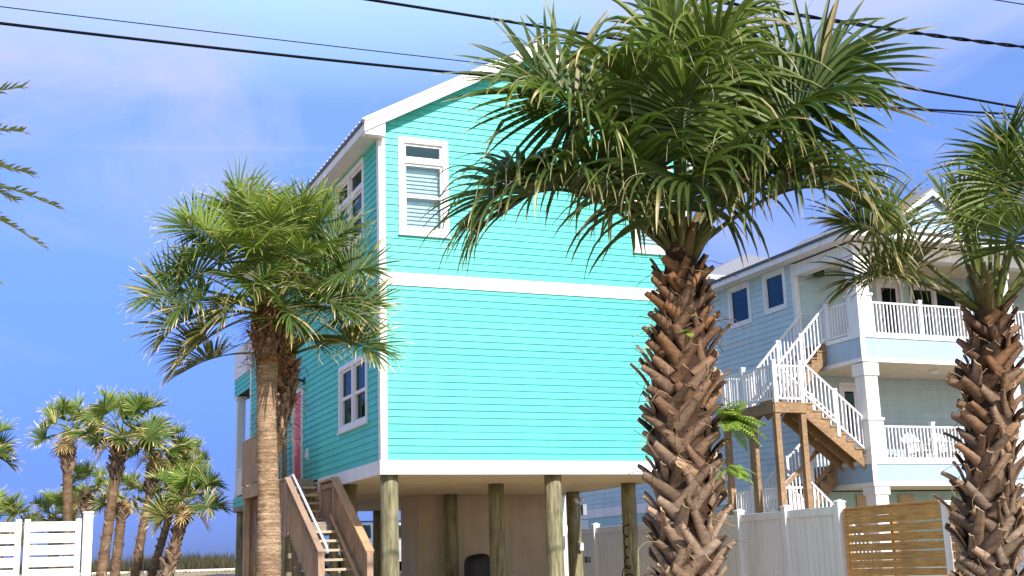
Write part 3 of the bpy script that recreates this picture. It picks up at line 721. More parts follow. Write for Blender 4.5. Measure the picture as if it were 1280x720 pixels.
# decks, panels, beams
def decks(mb):
    mb.box(BX+.02, BE, BY+.03, BW-.03, Z1-.12, Z1); mb.box(BX+.02, BE, BY+.03, BW-.03, Z2-.12, Z2)
part('porch_floor', decks, M['greywood'], B, 0)
def ceil(mb):
    mb.box(BX+.03, BE, BY+.04, BW-.02, 6.16, 6.2); mb.box(BX+.03, BE, BY+.04, BW-.04, 2.98, 3.02); mb.box(BX+.2, BE, BY+.2, BW-.04, 9.28, 9.32)
part('porch_ceiling', ceil, M['soffit'], B, 0)
def panels(mb):
    for z0, z1 in ((3.02, 3.5), (6.22, 6.78)):
        mb.box(BX, BE, BY, BY+.028, z0, z1); mb.box(BX, BX+.018, BY+.03, BW-.032, z0, z1)
part('deck_panel', panels, M['panelblue'], B, 0)
def ptrim(mb):
    for z0, z1 in ((3.02, 3.5), (6.22, 6.78)):
        mb.box(BX-.03, BE, BY-.03, BY+.0, z1-.005, z1+.10); mb.box(BX-.03, BE, BY-.025, BY-.001, z0-.09, z0+.02)
        mb.box(BX-.03, BX-.001, BY+.002, BW-.032, z1-.005, z1+.10); mb.box(BX-.027, BX-.001, BY+.002, BW-.032, z0-.09, z0+.02)
        mb.box(BX-.028, BX+.12, BY-.022, BY-.002, z0+.021, z1-.006)
        for xx in (25.85, 30.6): mb.box(xx, xx+.15, BY-.022, BY-.002, z0+.021, z1-.006)
        mb.box(BX-.03, BE, BY-.045, BY-.031, z1+.06, z1+.12)
part('deck_trim', ptrim, M['white'], B, .003)
part('porch_beam', lambda mb: (mb.box(BX, BE, BY+.02, BY+.4, 9.0, 9.34), mb.box(BX, BX+.35, BY+.401, BW-.032, 9.0, 9.34)), M['white'], B)
def column(x):
    y = BY+.24
    def sq(mb, h, z0, z1): mb.box(x-h, x+h, y-h, y+h, z0, z1)
    mb = MB(); sq(mb, .2, .2, 2.92); sq(mb, .24, 2.72, 2.925); sq(mb, .24, .2, 1.0); mb.build('column', M['white'], B, .006)
    for zb, zt_ in ((Z1, 6.13), (Z2, 9.0)):
        mb = MB(); sq(mb, .26, zb+.02, zb+.22); sq(mb, .235, zb+.22, zb+1.06); sq(mb, .265, zb+1.06, zb+1.13); sq(mb, .205, zb+1.13, zt_-.35); sq(mb, .245, zt_-.35, zt_-.02); mb.build('column', M['white'], B, .006)
for x in (BX+.25, 25.95, 30.85): column(x)
def rail(p, q, name='railing', ends=True, parent=B, posts=()):
    """white railing whose foot line runs p..q"""
    p, q = V(p), V(q); mb = MB()
    for h, ww, hh in ((.93, .07, .05), (.10, .05, .05)): mb.beam(p+V((0,0,h)), q+V((0,0,h)), ww, hh)
    baluster_run(mb, p, q, .1, .92, .118, .036)
    o = mb.build(name, M['vinyl'], parent, .003)
    for t in posts:
        c = p.lerp(q, t); pm = MB(); pm.box(c.x-.055, c.x+.055, c.y-.055, c.y+.055, c.z-.25 if abs(p.z-q.z) > .1 else c.z-.02, c.z+1.04)
        pm.box(c.x-.07, c.x+.07, c.y-.07, c.y+.07, c.z+1.04, c.z+1.07); pm.build('post', M['vinyl'], o, .004)
    return o
for zf in (Z1, Z2):
    rail((BX+.52, BY+.25, zf), (25.7, BY+.25, zf), posts=(.405,)); rail((26.2, BY+.25, zf), (30.6, BY+.25, zf), posts=(.5,))
rail((BX+.06, BY+.5, Z2), (BX+.06, 26.95, Z2), posts=(1.0,))
# roofs
def hip(mb, x0, x1, y0, y1, z, rise, th=.05, inset=None):
    ins = inset or min(x1-x0, y1-y0)/2
    a = [(x0,y0,z),(x1,y0,z),(x1,y1,z),(x0,y1,z)]
    if x1-x0 > y1-y0: r = [(x0+ins,(y0+y1)/2,z+rise),(x1-ins,(y0+y1)/2,z+rise)]; fs = [(0,1,5,4),(1,2,5),(2,3,4,5),(3,0,4)]
    else: r = [((x0+x1)/2,y0+ins,z+rise),((x0+x1)/2,y1-ins,z+rise)]; fs = [(0,1,4),(1,2,5,4),(2,3,5),(3,0,4,5)]
    mb.add(a+r, fs+[(3,2,1,0)])
BR = part('roof', lambda mb: (hip(mb, 20.43, 31.6, 25.08, 46.4, 9.56, 1.3)), M['shingle'], B, 0)
def gable_roof(mb):
    gx, gz_, s_ = 23.28, 10.86, .66
    for sx in (-1, 1):
        e = V((gx+sx*1.62, 25.0, gz_-s_*1.62)); a = V((gx, 25.0, gz_))
        mb.poly([e, a, a+V((0,0,.05)), e+V((0,0,.05))], (0, 6, 0))
part('roof', gable_roof, M['shingle'], B, 0)
part('gable', lambda mb: siding(mb, (0,25.2,0), (1,0,0), (0,-1,0), 21.7, 24.86, 9.62, 10.9, exp_=.165, top=lambda z: (23.28-(10.82-z)/.66, 23.28+(10.82-z)/.66), rs=17), M['panelblue'], B, 0)
def gtrim(mb):
    gx, gz_, s_ = 23.28, 10.855, .66
    for sx in (-1, 1):
        e = V((gx+sx*1.6, 25.02, gz_-s_*1.6)); a = V((gx, 25.02, gz_)); h = V((0,0,.17))
        mb.poly([e, a, a-h, e-h], (0, .03, 0))
    mb.box(21.75, 24.8, 25.10, 25.19, 9.60, 9.70)
part('fascia', gtrim, M['white'], BR)
def bfas(mb):
    mb.box(20.40, 20.43, 25.08, 46.4, 9.37, 9.59); mb.box(20.40, 31.6, 25.05, 25.079, 9.37, 9.585)
part('fascia', bfas, M['white'], BR)
part('gutter', lambda mb: (mb.box(20.36, 20.399, 25.05, 46.4, 9.52, 9.60), mb.box(20.40, 31.6, 25.01, 25.049, 9.54, 9.60)), M['roofedge'], BR, 0)
part('soffit', lambda mb: (mb.box(20.432, BX-.001, 25.08, 46.3, 9.38, 9.41), mb.box(BX, 31.5, 25.08, BY+.02, 9.38, 9.41)), M['white'], BR, 0)
part('roof', lambda mb: hip(mb, 20.6, 31.4, 32.6, 46.2, 10.02, 2.4), M['shingle'], B, 0)
part('wall', lambda mb: mb.box(21.0, 31.0, 33.0, 45.9, 9.6, 10.0), M['white'], B, 0)
part('fascia', lambda mb: (mb.box(20.58, 31.42, 32.56, 32.598, 9.9, 10.05), mb.box(20.55, 20.58, 32.56, 46.2, 9.9, 10.05)), M['white'], BR, 0)
def spk(mb):
    mb.box(21.45, 21.7, BW-.30, BW-.08, 8.98, 9.3); mb.box(21.52, 21.62, BW-.08, BW, 9.08, 9.2)
part('wall_light', spk, M['black'], B, .02)
part('wall_light', lambda mb: (mb.box(21.68, 21.8, BW-.1, BW, 8.0, 8.16), mb.box(21.66, 21.82, BW-.13, BW-.1, 7.98, 8.18)), M['grey'], B, .01)
part('ceiling_light', lambda mb: mb.tube([(24.0, 26.5, 6.16), (24.0, 26.5, 6.05)], [.14, .1], 16), M['white'], B, 0)

# outside stair: platform, landing and flights running along X
BS = part('staircase', lambda mb: (mb.box(18.15, 19.12, 25.78, 28.22, 4.99, 5.05), mb.box(18.15, 19.12, 25.76, 25.80, 4.78, 4.989), mb.box(18.13, 18.17, 25.801, 28.22, 4.78, 4.989),
      mb.box(18.15, 19.12, 28.18, 28.22, 4.78, 4.989), mb.box(18.15, 18.2, 28.1, 28.18, 4.8, 4.98)), M['stairwood'], B)
part('landing', lambda mb: (mb.box(18.1, 19.1, 25.78, 28.22, 1.94, 2.0), mb.box(18.1, 19.1, 25.76, 25.80, 1.75, 1.939), mb.box(18.08, 18.12, 25.801, 28.22, 1.75, 1.939)), M['stairwood'], BS)
for (x, y) in ((18.24, 25.87), (19.02, 25.87), (18.24, 28.12), (19.02, 28.12), (18.24, 26.9)):
    part('post', lambda mb: mb.box(x-.075, x+.075, y-.075, y+.075, .2, 4.78), M['stairwood'], BS)
def flight(p0, p1, n, y0, y1, stringers=3, rails=(True, True), woodrail=False):
    """p0 = lower (x,z), p1 = upper (x,z)"""
    (xa, za), (xb, zb) = p0, p1; sx = 1 if xb > xa else -1
    dx, dz = (xb-xa)/n, (zb-za)/n
    mb = MB()
    for k in range(stringers):
        y = y0+.03+(y1-y0-.06)*k/(stringers-1)
        mb.beam((xa-.02*sx, y, za-.16), (xb, y, zb-.24), .045, .24)
        for i in range(n):
            x = xa+dx*i; z = za+dz*(i+1)
            mb.poly([(x+.01*sx, y-.022, z-.04), (x+dx, y-.022, z-.04), (x+dx, y-.022, z-.04-dz*.2), (x+.01*sx, y-.022, z-dz-.1)], (0, .044, 0))
    mb.build('stringer', M['stairwood'], BS)
    for i in range(n):
        x = xa+dx*i; z = za+dz*(i+1)
        m2 = MB(); a, b_ = sorted((x-.03*sx, x+dx)); m2.box(a, b_, y0-.02, y1+.02, z-.038, z); m2.build('tread', M['stairwood'], BS)
        m2 = MB(); a, b_ = sorted((x, x+.02*sx)); m2.box(a, b_, y0+.06, y1-.06, z-dz+.002, z-.04); m2.build('riser', M['stairwood'], BS)
    for r_, y in zip(rails, (y0+.02, y1-.02)):
        if r_:
            o = rail((xa, y, za+.12), (xb, y, zb+.12), parent=BS)
            for t in (.5,):
                c = V((xa, y, za)).lerp(V((xb, y, zb)), t); pm = MB(); pm.box(c.x-.05, c.x+.05, y-.05, y+.05, c.z-.1, c.z+1.14); pm.build('post', M['vinyl'], o, .004)
flight((21.02, 3.55), (19.12, 5.05), 8, 25.82, 26.82)
flight((19.12, 5.05), (20.92, 6.85), 9, 27.02, 28.12)
flight((19.12, 2.0), (20.95, 3.55), 8, 27.02, 28.12)
flight((20.9, .35), (19.1, 2.0), 9, 25.82, 26.82)
part('handrail', lambda mb: (mb.beam((19.12, 27.0, 3.02), (20.95, 27.0, 4.5), .04, .1), mb.beam((19.12, 27.0, 2.3), (20.95, 27.0, 3.8), .04, .1)), M['stairwood'], BS)
for zf in (5.05, 2.0):
    ox = 0 if zf > 3 else .11
    rail((18.24+ox, 25.85+ox*1.2, zf), (19.05, 25.85+ox*1.2, zf), parent=BS, posts=(0, 1)); rail((18.2+ox, 25.95+ox, zf), (18.2+ox, 28.15, zf), parent=BS, posts=(.55, 1)); rail((18.25, 28.17, zf), (19.1, 28.17, zf), parent=BS, posts=(1,))

# white porch chairs
def porch_chair(x, y, z, label):
    t = thing('porch_chair', label, 'chair', (x, y, z), 'white chairs on the lower porch')
    part('seat', lambda mb: [mb.box(x-.27, x+.27, y-.3+i*.1, y-.21+i*.1, z+.40-.012*i, z+.422-.012*i) for i in range(6)], M['vinyl'], t)
    def bk(mb):
        for i in range(6):
            xx = x-.25+i*.1; h = .98-.012*abs(i-2.5)**2*2
            mb.beam((xx, y+.25, z+.36), (xx*.0+x+(xx-x)*1.1, y+.48, z+h), .085, .02, (0,1,.3))
        mb.beam((x-.28, y+.36, z+.7), (x+.28, y+.36, z+.7), .03, .07)
    part('backrest', bk, M['vinyl'], t)
    for s_ in (-1, 1):
        part('arm', lambda mb: mb.box(x+s_*.34-.06, x+s_*.34+.06, y-.38, y+.36, z+.62, z+.645), M['vinyl'], t)
        part('leg', lambda mb: mb.box(x+s_*.32-.03, x+s_*.32+.03, y-.34, y-.25, z, z+.618), M['vinyl'], t)
        part('leg', lambda mb: mb.box(x+s_*.30-.03, x+s_*.30+.03, y+.22, y+.30, z, z+.618), M['vinyl'], t)
porch_chair(23.75, 27.0, Z1, 'white slatted chair behind the lower porch rail, nearer the corner column')
porch_chair(24.75, 27.0, Z1, 'white slatted chair on the lower porch, half hidden by the rightmost palm trunk')

# ------------------------------------------------------------------ fences
FX = 14.2
fo = thing('vinyl_fence', 'white vinyl privacy fence between the turquoise and pale blue houses', 'fence', (FX, 18.4, .27))
py = [18.41+1.62*k for k in range(11)]
for i, y in enumerate(py):
    def fp(mb):
        mb.box(FX-.10, FX+.065, y-.065, y+.065, .2, 2.17)
        mb.add([(FX-.115,y-.08,2.17),(FX+.08,y-.08,2.17),(FX+.08,y+.08,2.17),(FX-.115,y+.08,2.17),(FX-.115,y-.08,2.19),(FX+.08,y-.08,2.19),(FX+.08,y+.08,2.19),(FX-.115,y+.08,2.19),(FX,y,2.235)],
               [(3,2,1,0),(0,1,5,4),(1,2,6,5),(2,3,7,6),(3,0,4,7),(4,5,8),(5,6,8),(6,7,8),(7,4,8)])
    part('post', fp, M['vinyl'], fo)
    if i < len(py)-1:
        def pn(mb):
            a, b_ = y+.066, py[i+1]-.066; n = 9; s_ = (b_-a)/n
            for k in range(n):
                mb.box(FX-.018, FX+.018, a+k*s_+.009, a+(k+1)*s_-.009, .3, 1.98); mb.box(FX-.008, FX+.008, a+k*s_-.0085, a+k*s_+.0085, .3, 1.98)
            mb.box(FX-.05, FX+.035, a, b_, 1.965, 2.11); mb.box(FX-.035, FX+.035, a, b_, .27, .42)
        part('panel', pn, M['vinyl'], fo, .006)
wr = random.Random(21)
def wood_panel(root, ya, yb, ztop_, gap_rows, seed):
    rr = random.Random(seed)
    z = ztop_-.03; k = 0
    mb = MB()
    mb.box(FX-.06, FX+.06, ya, yb, ztop_-.028, ztop_+.006)
    while z > .3:
        g_ = .024 if k in gap_rows else .003
        zz0 = z-.130+rr.uniform(-.001,.001)
        mb.beam((FX-.02+rr.uniform(-.006,.006), ya, (z+zz0)/2), (FX-.02+rr.uniform(-.006,.006), yb, (z+zz0)/2), .025, z-zz0-.002)
        z = zz0-g_; k += 1
    mb.build('panel', M['fencewood'], root, .004)
wg = thing('wooden_fence', 'brown horizontal board fence panel with bright gaps beside the vinyl fence', 'fence', (FX, 17, .27), 'brown board fence panels')
wood_panel(wg, 15.83, 18.22, 2.06, (1,2,3,4), 3)
for y in (18.26, 17.1): part('post', lambda mb: mb.box(FX-.045+(.06 if y < 18 else 0), FX+.045+(.06 if y < 18 else 0), y-.04, y+.04, .2, 2.05), M['fencewood'], wg)
wg2 = thing('wooden_fence', 'brown board fence panel behind the trunk of the rightmost palm', 'fence', (FX, 14.5, .27), 'brown board fence panels')
wood_panel(wg2, 11.5, 15.66, 1.97, (2,5), 4)
for y in (13.6, 11.5): part('post', lambda mb: mb.box(FX+.01, FX+.10, y-.04, y+.04, .2, 1.94), M['fencewood'], wg2)
o = part('fence_post', lambda mb: (mb.box(FX-.055, FX+.055, 15.69, 15.80, .2, 2.02), mb.box(FX-.065, FX+.065, 15.68, 15.81, 2.02, 2.05)), M['vinyl'], None); tag(o, 'pale square post standing between the two brown board fence panels', 'post')
lf = thing('low_fence', 'white vinyl fence at the right edge, lower than the board fence behind it', 'fence', (13.2, 13.2, .2))
def lowp(mb):
    for k in range(16): mb.box(13.185, 13.215, 11.62+k*.12, 11.62+k*.12+.112, .25, 1.36)
    mb.box(13.17, 13.23, 11.6, 13.56, 1.36, 1.47); mb.box(13.17, 13.23, 11.6, 13.56, .3, .4)
part('panel', lowp, M['vinyl'], lf)
for y in (13.22, 11.55): part('post', lambda mb: (mb.box(13.13, 13.27, y-.065, y+.065, .1, 1.55), mb.box(13.115, 13.285, y-.08, y+.08, 1.55, 1.575)), M['vinyl'], lf)
sf = thing('slat_fence', 'bright white horizontal slat fence in front of the palm group', 'fence', (-.5, 13, 0))
def slats(x0, x1):
    def f(mb):
        mb.box(x0, x0+.055, 12.97, 13.03, .05, 1.83); mb.box(x1-.055, x1, 12.97, 13.03, .05, 1.83)
        z = 1.805; k = 0
        while z > .1:
            mb.box(x0+.055, x1-.055, 12.985, 13.015, z-.092, z); z -= .112
    return f
part('panel', slats(-1.55, .38), M['vinyl'], sf); part('panel', slats(.405, .925), M['vinyl'], sf)
part('post', lambda mb: (mb.box(.94, 1.03, 12.95, 13.05, -.05, 1.88), mb.box(.932, 1.038, 12.94, 13.06, 1.88, 1.895)), M['vinyl'], sf)
part('post', lambda mb: mb.box(-1.65, -1.56, 12.95, 13.05, -.05, 1.88), M['vinyl'], sf)

# ------------------------------------------------------------------ overhead wires along the street
def wire(name, pts3, r, label, y=12.0, twist=False, x0=-16, x1=30):
    (xa, za), (xb, zb), (xc, zc) = pts3
    def zf(x): return za*(x-xb)*(x-xc)/((xa-xb)*(xa-xc)) + zb*(x-xa)*(x-xc)/((xb-xa)*(xb-xc)) + zc*(x-xa)*(x-xb)/((xc-xa)*(xc-xb))
    mb = MB(); n = 120 if not twist else 700
    xs_ = [x0+(x1-x0)*i/n for i in range(n+1)]
    if twist:
        for ph in (0, pi): mb.tube([(x, y+r*.8*cos(x*7.5+ph), zf(x)+r*.8*sin(x*7.5+ph)) for x in xs_], r*.75, 6)
    else: mb.tube([(x, y, zf(x)) for x in xs_], r, 8)
    o = mb.build(name, M['cable']); tag(o, label, 'power line', 'power lines over the street')
wire('power_line', ((-.1,6.65),(4.96,6.75),(12.92,7.0)), .0055, 'thinnest wire, running just above the thick cable on the left')
wire('power_line', ((-.09,6.47),(5.25,6.61),(12.93,7.08)), .016, 'thick black cable, lowest where it crosses in front of the turquoise gable', 11.98)
wire('power_line', ((3.66,7.325),(6.24,7.31),(12.94,7.195)), .017, 'thick black cable passing just above the peak of the turquoise gable', 12.03, x0=-10)
wire('power_line', ((8.17,8.04),(10.45,8.055),(13.1,8.14)), .018, 'twisted pair of black cables at upper right, above the big palm', 12.06, True)
wire('power_line', ((6,8.62),(12.75,8.77),(13.2,8.783)), .008, 'thin wire cutting the top right corner of the sky', 12.02)

# ------------------------------------------------------------------ palms
RV = V((cos(HEAD), -sin(HEAD), 0)); FV = V((sin(HEAD), cos(HEAD), 0))
def mixcol(a, b_, t): return tuple(x+(y-x)*t for x, y in zip(a, b_))
def frond(rng, base, az, el, Lp, Ll, n=50, droop=1.0, age=.3, dry=.1, pw=.026, segs=8, width=1.0, cost=.5, sag=1.0, roll=None, face=None, cd=1.0, lift=.5, threads=3):
    """one costapalmate palm leaf: petiole, curved costa, folded drooping segments"""
    mb = MB()
    hd = RV*cos(az) + FV*sin(az)
    d = (hd*cos(el) + UP*sin(el)).normalized(); p = V(base)
    path = [p.copy()]; ns = 10
    for i in range(ns):
        p = p + d*(Lp/ns); d = (d - UP*(.05*sag*(.4+i/ns)) ).normalized(); path.append(p.copy())
    green = mixcol((.075,.125,.022), (.05,.08,.018), min(1, age*1.3)); green = mixcol(green, (.18,.23,.045), max(0, .45-age)*1.5)
    if age > .8: green = mixcol(green, (.19,.15,.06), (age-.8)*3)
    pcol = mixcol(green, (.20,.20,.06), .5)
    mb.tube(path, [pw*(1-.6*i/ns) for i in range(ns+1)], 6, pcol)
    hub = path[-1]; Lc = Ll*cost; nc = 12; cp = [hub.copy()]; cdr = [d.copy()]
    for i in range(nc):
        p = p + d*(Lc/nc); d = (d - UP*(.05*cd*(.5+i/nc))).normalized(); cp.append(p.copy()); cdr.append(d.copy())
    def at(t):
        f = t*nc; i = min(nc-1, int(f)); return cp[i].lerp(cp[i+1], f-i), cdr[i].lerp(cdr[i+1], f-i).normalized()
    mb.tube(cp, [pw*.42*(1-.85*i/nc) for i in range(nc+1)], 4, pcol)
    if roll is None: roll = rng.uniform(-.5, .5)
    s0 = cdr[0].cross(UP)
    if s0.length < .15: s0 = V((-hd.y, hd.x, 0))
    s0.normalize()
    if face is not None:
        n0 = s0.cross(cdr[0]); roll = face if (n0*cos(face)-s0*sin(face)).dot(-FV) > (n0*cos(face)+s0*sin(face)).dot(-FV) else -face
    for k in range(n):
        u = (k+.5)/n; s_ = 1 if k % 2 else -1
        t = u**1.15; c0, dd = at(t*.97)
        sd_ = (s0 - dd*s0.dot(dd)).normalized(); nm = sd_.cross(dd).normalized()
        sd_ = sd_*cos(roll)+nm*sin(roll); nm = sd_.cross(dd).normalized()
        ang = radians(128)*(1-u)**.85 + radians(5) + rng.uniform(-.05, .05)
        L = Ll*(.74+.40*sin(pi*(u*.8+.12)))*rng.uniform(.82,1.1)*(1-.25*u)
        ld = (dd*cos(ang) + sd_*(s_*sin(ang)) + nm*(lift*sin(ang)+rng.uniform(-.10,.10))).normalized()
        bend = droop*rng.uniform(.55,1.45); brk = rng.random() < .09*min(1.6, droop)
        kp = rng.uniform(.35,.7)
        q = c0.copy(); vs = []; cs = []; tipc = rng.random() < dry*2.2
        tp = rng.uniform(.72,.93) if tipc else .985
        var = rng.uniform(.75,1.25); gcol = tuple(c*var for c in green)
        if rng.random() < dry*.3: gcol = mixcol(gcol, (.36,.27,.12), rng.uniform(.4,.9))
        tw = rng.uniform(-.7,.7)
        for j in range(segs+1):
            f = j/segs
            wd = .0185*width*Ll/.85*(.3+f*2.4 if f < .29 else max(0, (1-f)/.71)**.75)
            side = (nm.cross(ld)); side = side.normalized() if side.length > 1e-4 else sd_
            up2 = ld.cross(side).normalized()
            side = side*cos(tw*f)+up2*sin(tw*f); up2 = ld.cross(side).normalized()
            fold = wd*.7*(1-.5*f)
            vs += [q-side*wd+up2*fold, q-up2*fold*.3, q+side*wd+up2*fold]
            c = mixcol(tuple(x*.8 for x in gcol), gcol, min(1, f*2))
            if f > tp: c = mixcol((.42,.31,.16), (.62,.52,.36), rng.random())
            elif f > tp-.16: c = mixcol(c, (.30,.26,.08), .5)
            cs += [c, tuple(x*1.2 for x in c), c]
            if j < segs:
                q = q + ld*(L/segs)
                g_ = (.015 + .27*bend*max(0, f-.10)**1.1)*8/segs
                if brk and abs(f-kp) < .5/segs: g_ += .8
                ld = (ld - UP*g_ + V((rng.uniform(-.03,.03), rng.uniform(-.03,.03), 0))).normalized()
        fs = []
        for j in range(segs):
            a = j*3; fs += [(a,a+1,a+4,a+3),(a+1,a+2,a+5,a+4)]
        mb.add(vs, fs, cs)
        if threads and rng.random() < threads/n:                # pale curling fibres between segments
            st = V(vs[3*(segs//2)]); dv = (ld*.5+V((rng.uniform(-.7,.7), rng.uniform(-.7,.7), rng.uniform(-.3,.6)))).normalized(); pts = [st]
            for j in range(8):
                st = st + dv*rng.uniform(.02,.045); dv = (dv - UP*rng.uniform(.05,.3) + V((rng.gauss(0,.15), rng.gauss(0,.15), 0))).normalized(); pts.append(st)
            mb.tube(pts, .0018, 3, (.62,.56,.42), cap=False)
    return mb

def boots(mb, ctr, rad, z0, z1, dz, rng, L=.36, wd=.046, out=.6, warm=.5, spikes=0, tilt=34):
    """criss-cross persistent leaf bases; ctr(z) trunk centre, rad(z) radius"""
    n = int((z1-z0)/dz); items = []
    for i in range(n):
        items.append((z0+dz*i, i*radians(137.5)+rng.uniform(-.15,.15), 0))
    for i in range(spikes): items.append((rng.uniform(z0, z1-.4), rng.uniform(0, 2*pi), 1))
    for ii, (zb, th, sp) in enumerate(items):
        s_ = rng.choice((-1, 1)); ti = radians(tilt+rng.uniform(-12, 10))*s_
        l_ = L*rng.uniform(.7, 1.25)*(1.12-.38*(zb-z0)/(z1-z0)); o_ = out*rng.uniform(.5, 1.45); w_ = wd*rng.uniform(.85, 1.25)
        if sp: l_ *= 1.5; o_ *= 1.5; w_ *= .4; ti *= .5
        hgt = (zb-z0)/(z1-z0)
        old = mixcol((.16,.118,.085), (.36,.265,.19), rng.random()); new = mixcol((.12,.05,.018), (.25,.125,.05), rng.random())
        colr = mixcol(old, new, min(1, max(0, hgt*1.25-.4+rng.uniform(-.25,.25)+.15*warm))); v_ = rng.uniform(.7,1.3); colr = tuple(c*v_ for c in colr)
        nn = RV*cos(th)+FV*sin(th); tt = UP.cross(nn); r = rad(zb); c = ctr(zb)
        p = c + nn*(r*.93) - tt*(sin(ti)*l_*.35)
        d = (UP*cos(ti) + tt*sin(ti) + nn*(o_*.45)).normalized(); curl = rng.uniform(-.2, .5)
        ns = 7; P = [p.copy()]; Nn = [nn]
        for j in range(ns):
            p = p + d*(l_/ns); d = (d + nn*(o_*.13) - UP*(curl*.05)).normalized(); P.append(p.copy()); Nn.append(nn)
        ring = []; cs = []; skew = rng.uniform(-.5,.5)
        for j in range(ns+1):
            u = j/ns; d_ = (P[min(j+1,ns)]-P[max(j-1,0)]).normalized(); n2 = (Nn[j]-d_*Nn[j].dot(d_)).normalized(); sdd = d_.cross(n2)
            ww = w_*(1.55-.78*u**.8); th_ = .020*(1-.3*u)
            lo = d_*(skew*ww*(u > .95))
            for k in range(5):
                c_ = -1+k*.5; ring.append(P[j]+sdd*(c_*ww)+n2*(th_*(1-c_*c_))+lo*c_)
            for k in range(3):
                c_ = 1-k*1.0; ring.append(P[j]+sdd*(c_*ww*.93)+n2*(-th_*.4+.5*th_*(1-c_*c_))+lo*c_)
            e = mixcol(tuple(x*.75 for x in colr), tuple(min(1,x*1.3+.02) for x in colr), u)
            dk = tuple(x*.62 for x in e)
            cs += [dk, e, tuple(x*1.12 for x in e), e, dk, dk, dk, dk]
        fs = []
        for j in range(ns):
            for k in range(8): fs.append((j*8+k, j*8+(k+1)%8, (j+1)*8+(k+1)%8, (j+1)*8+k))
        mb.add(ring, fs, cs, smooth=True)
        dl = (P[ns]-P[ns-1]).normalized()
        ec = [ring[ns*8+k]+dl*(.005 if k in (1,2,3) else 0) for k in range(8)]
        cc = mixcol((.55,.40,.25), (.22,.14,.08), rng.random())
        mb.add(ec, [(0,1,2,3,4,5,6,7)], [cc]*8)
def core(mb, ctr, rad, z0, z1, rng, col, col2, n=28, m=60, rings=0, jit=.02):
    vs = []; cs = []
    for i in range(m+1):
        z = z0+(z1-z0)*i/m; c = ctr(z); r = rad(z)
        rr = r*(1+rng.uniform(-jit, jit)*.6 + (rings*(1 if i % 2 else -1)))
        k_ = rng.random()
        for k in range(n):
            a = 2*pi*k/n; q = rr*(1+rng.uniform(-jit, jit))
            vs.append((c.x+cos(a)*q, c.y+sin(a)*q, z)); v_ = rng.uniform(.85,1.15); cs.append(tuple(x*v_ for x in mixcol(col, col2, k_)))
    fs = [(i*n+k, i*n+(k+1)%n, (i+1)*n+(k+1)%n, (i+1)*n+k) for i in range(m) for k in range(n)]
    mb.add(vs, fs, cs, smooth=True)
def fibres(mb, ctr, rad, z0, z1, count, rng, out=.06, col=(.25,.15,.07)):
    for _ in range(count):
        z = rng.uniform(z0, z1); a = rng.uniform(0, 2*pi); nn = RV*cos(a)+FV*sin(a); c = ctr(z)
        st = V((c.x, c.y, z)) + nn*(rad(z)+rng.uniform(0,out)); d = (nn*.4+V((rng.gauss(0,.6), rng.gauss(0,.6), rng.gauss(0,.6)))).normalized(); pts = [st]
        for j in range(7):
            st = st + d*rng.uniform(.02,.05); d = (d - UP*.18 + V((rng.gauss(0,.25), rng.gauss(0,.25), rng.gauss(0,.2)))).normalized(); pts.append(st)
        mb.tube(pts, .003, 3, mixcol(col, (.4,.3,.18), rng.random()), cap=False)

def crown(root, rng, hub, specs, nf, Lp, Ll, mat='leaf', **kw):
    """crown part (spear leaves, petiole bases and fibre) with each frond a sub-part"""
    mb = MB()
    for i in range(16):
        a = rng.uniform(0, 2*pi); e = rng.uniform(.5, 1.35); d = (RV*cos(a)+FV*sin(a))*cos(e)+UP*sin(e)
        mb.tube([V(hub)-UP*.15+d*.02, V(hub)+d*rng.uniform(.1,.2), V(hub)+d*rng.uniform(.24,.42)+UP*.03], [.05,.04,.022], 6, mixcol((.22,.12,.05), (.16,.15,.05), rng.random()))
    for i in range(5):
        d = (UP + V((rng.gauss(0,.1), rng.gauss(0,.1), 0))).normalized(); L = Lp+Ll*rng.uniform(.1,.45)
        mb.tube([V(hub), V(hub)+d*L*.5, V(hub)+d*L], [.03,.022,.002], 5, (.17,.23,.05))
    cr_ = mb.build('crown', M[mat], root, colattr=True)
    i = 0
    for sp in specs:
        az, el, lp = sp[:3]; o_ = dict(kw); o_.update(sp[3] if len(sp) > 3 else {})
        a = radians(az); b0 = V(hub) + (RV*cos(a)+FV*sin(a))*.06
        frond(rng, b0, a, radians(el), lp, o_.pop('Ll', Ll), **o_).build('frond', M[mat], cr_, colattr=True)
    for k in range(nf):
        u = (k+.5)/nf; el = radians(84 - 62*u + rng.uniform(-7,7)); az = k*radians(137.5)+rng.uniform(-.3,.3)
        b0 = V(hub) + (RV*cos(az)+FV*sin(az))*(.03+.07*u) + UP*(.08*(1-u))
        o_ = dict(kw); o_['age'] = u*.95; o_['droop'] = kw.get('droop', 1)*(.55+.8*u)
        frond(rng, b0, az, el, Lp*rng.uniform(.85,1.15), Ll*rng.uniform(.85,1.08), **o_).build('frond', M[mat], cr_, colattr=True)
    return cr_

def interp(tab):
    def f(z):
        if z <= tab[0][0]: return tab[0][1]
        for (a, x), (b_, y) in zip(tab[:-1], tab[1:]):
            if z <= b_:
                t = (z-a)/(b_-a); return x+(y-x)*(t*t*(3-2*t)) if not isinstance(x, tuple) else tuple(p+(q-p)*t for p, q in zip(x, y))
        return tab[-1][1]
    return f

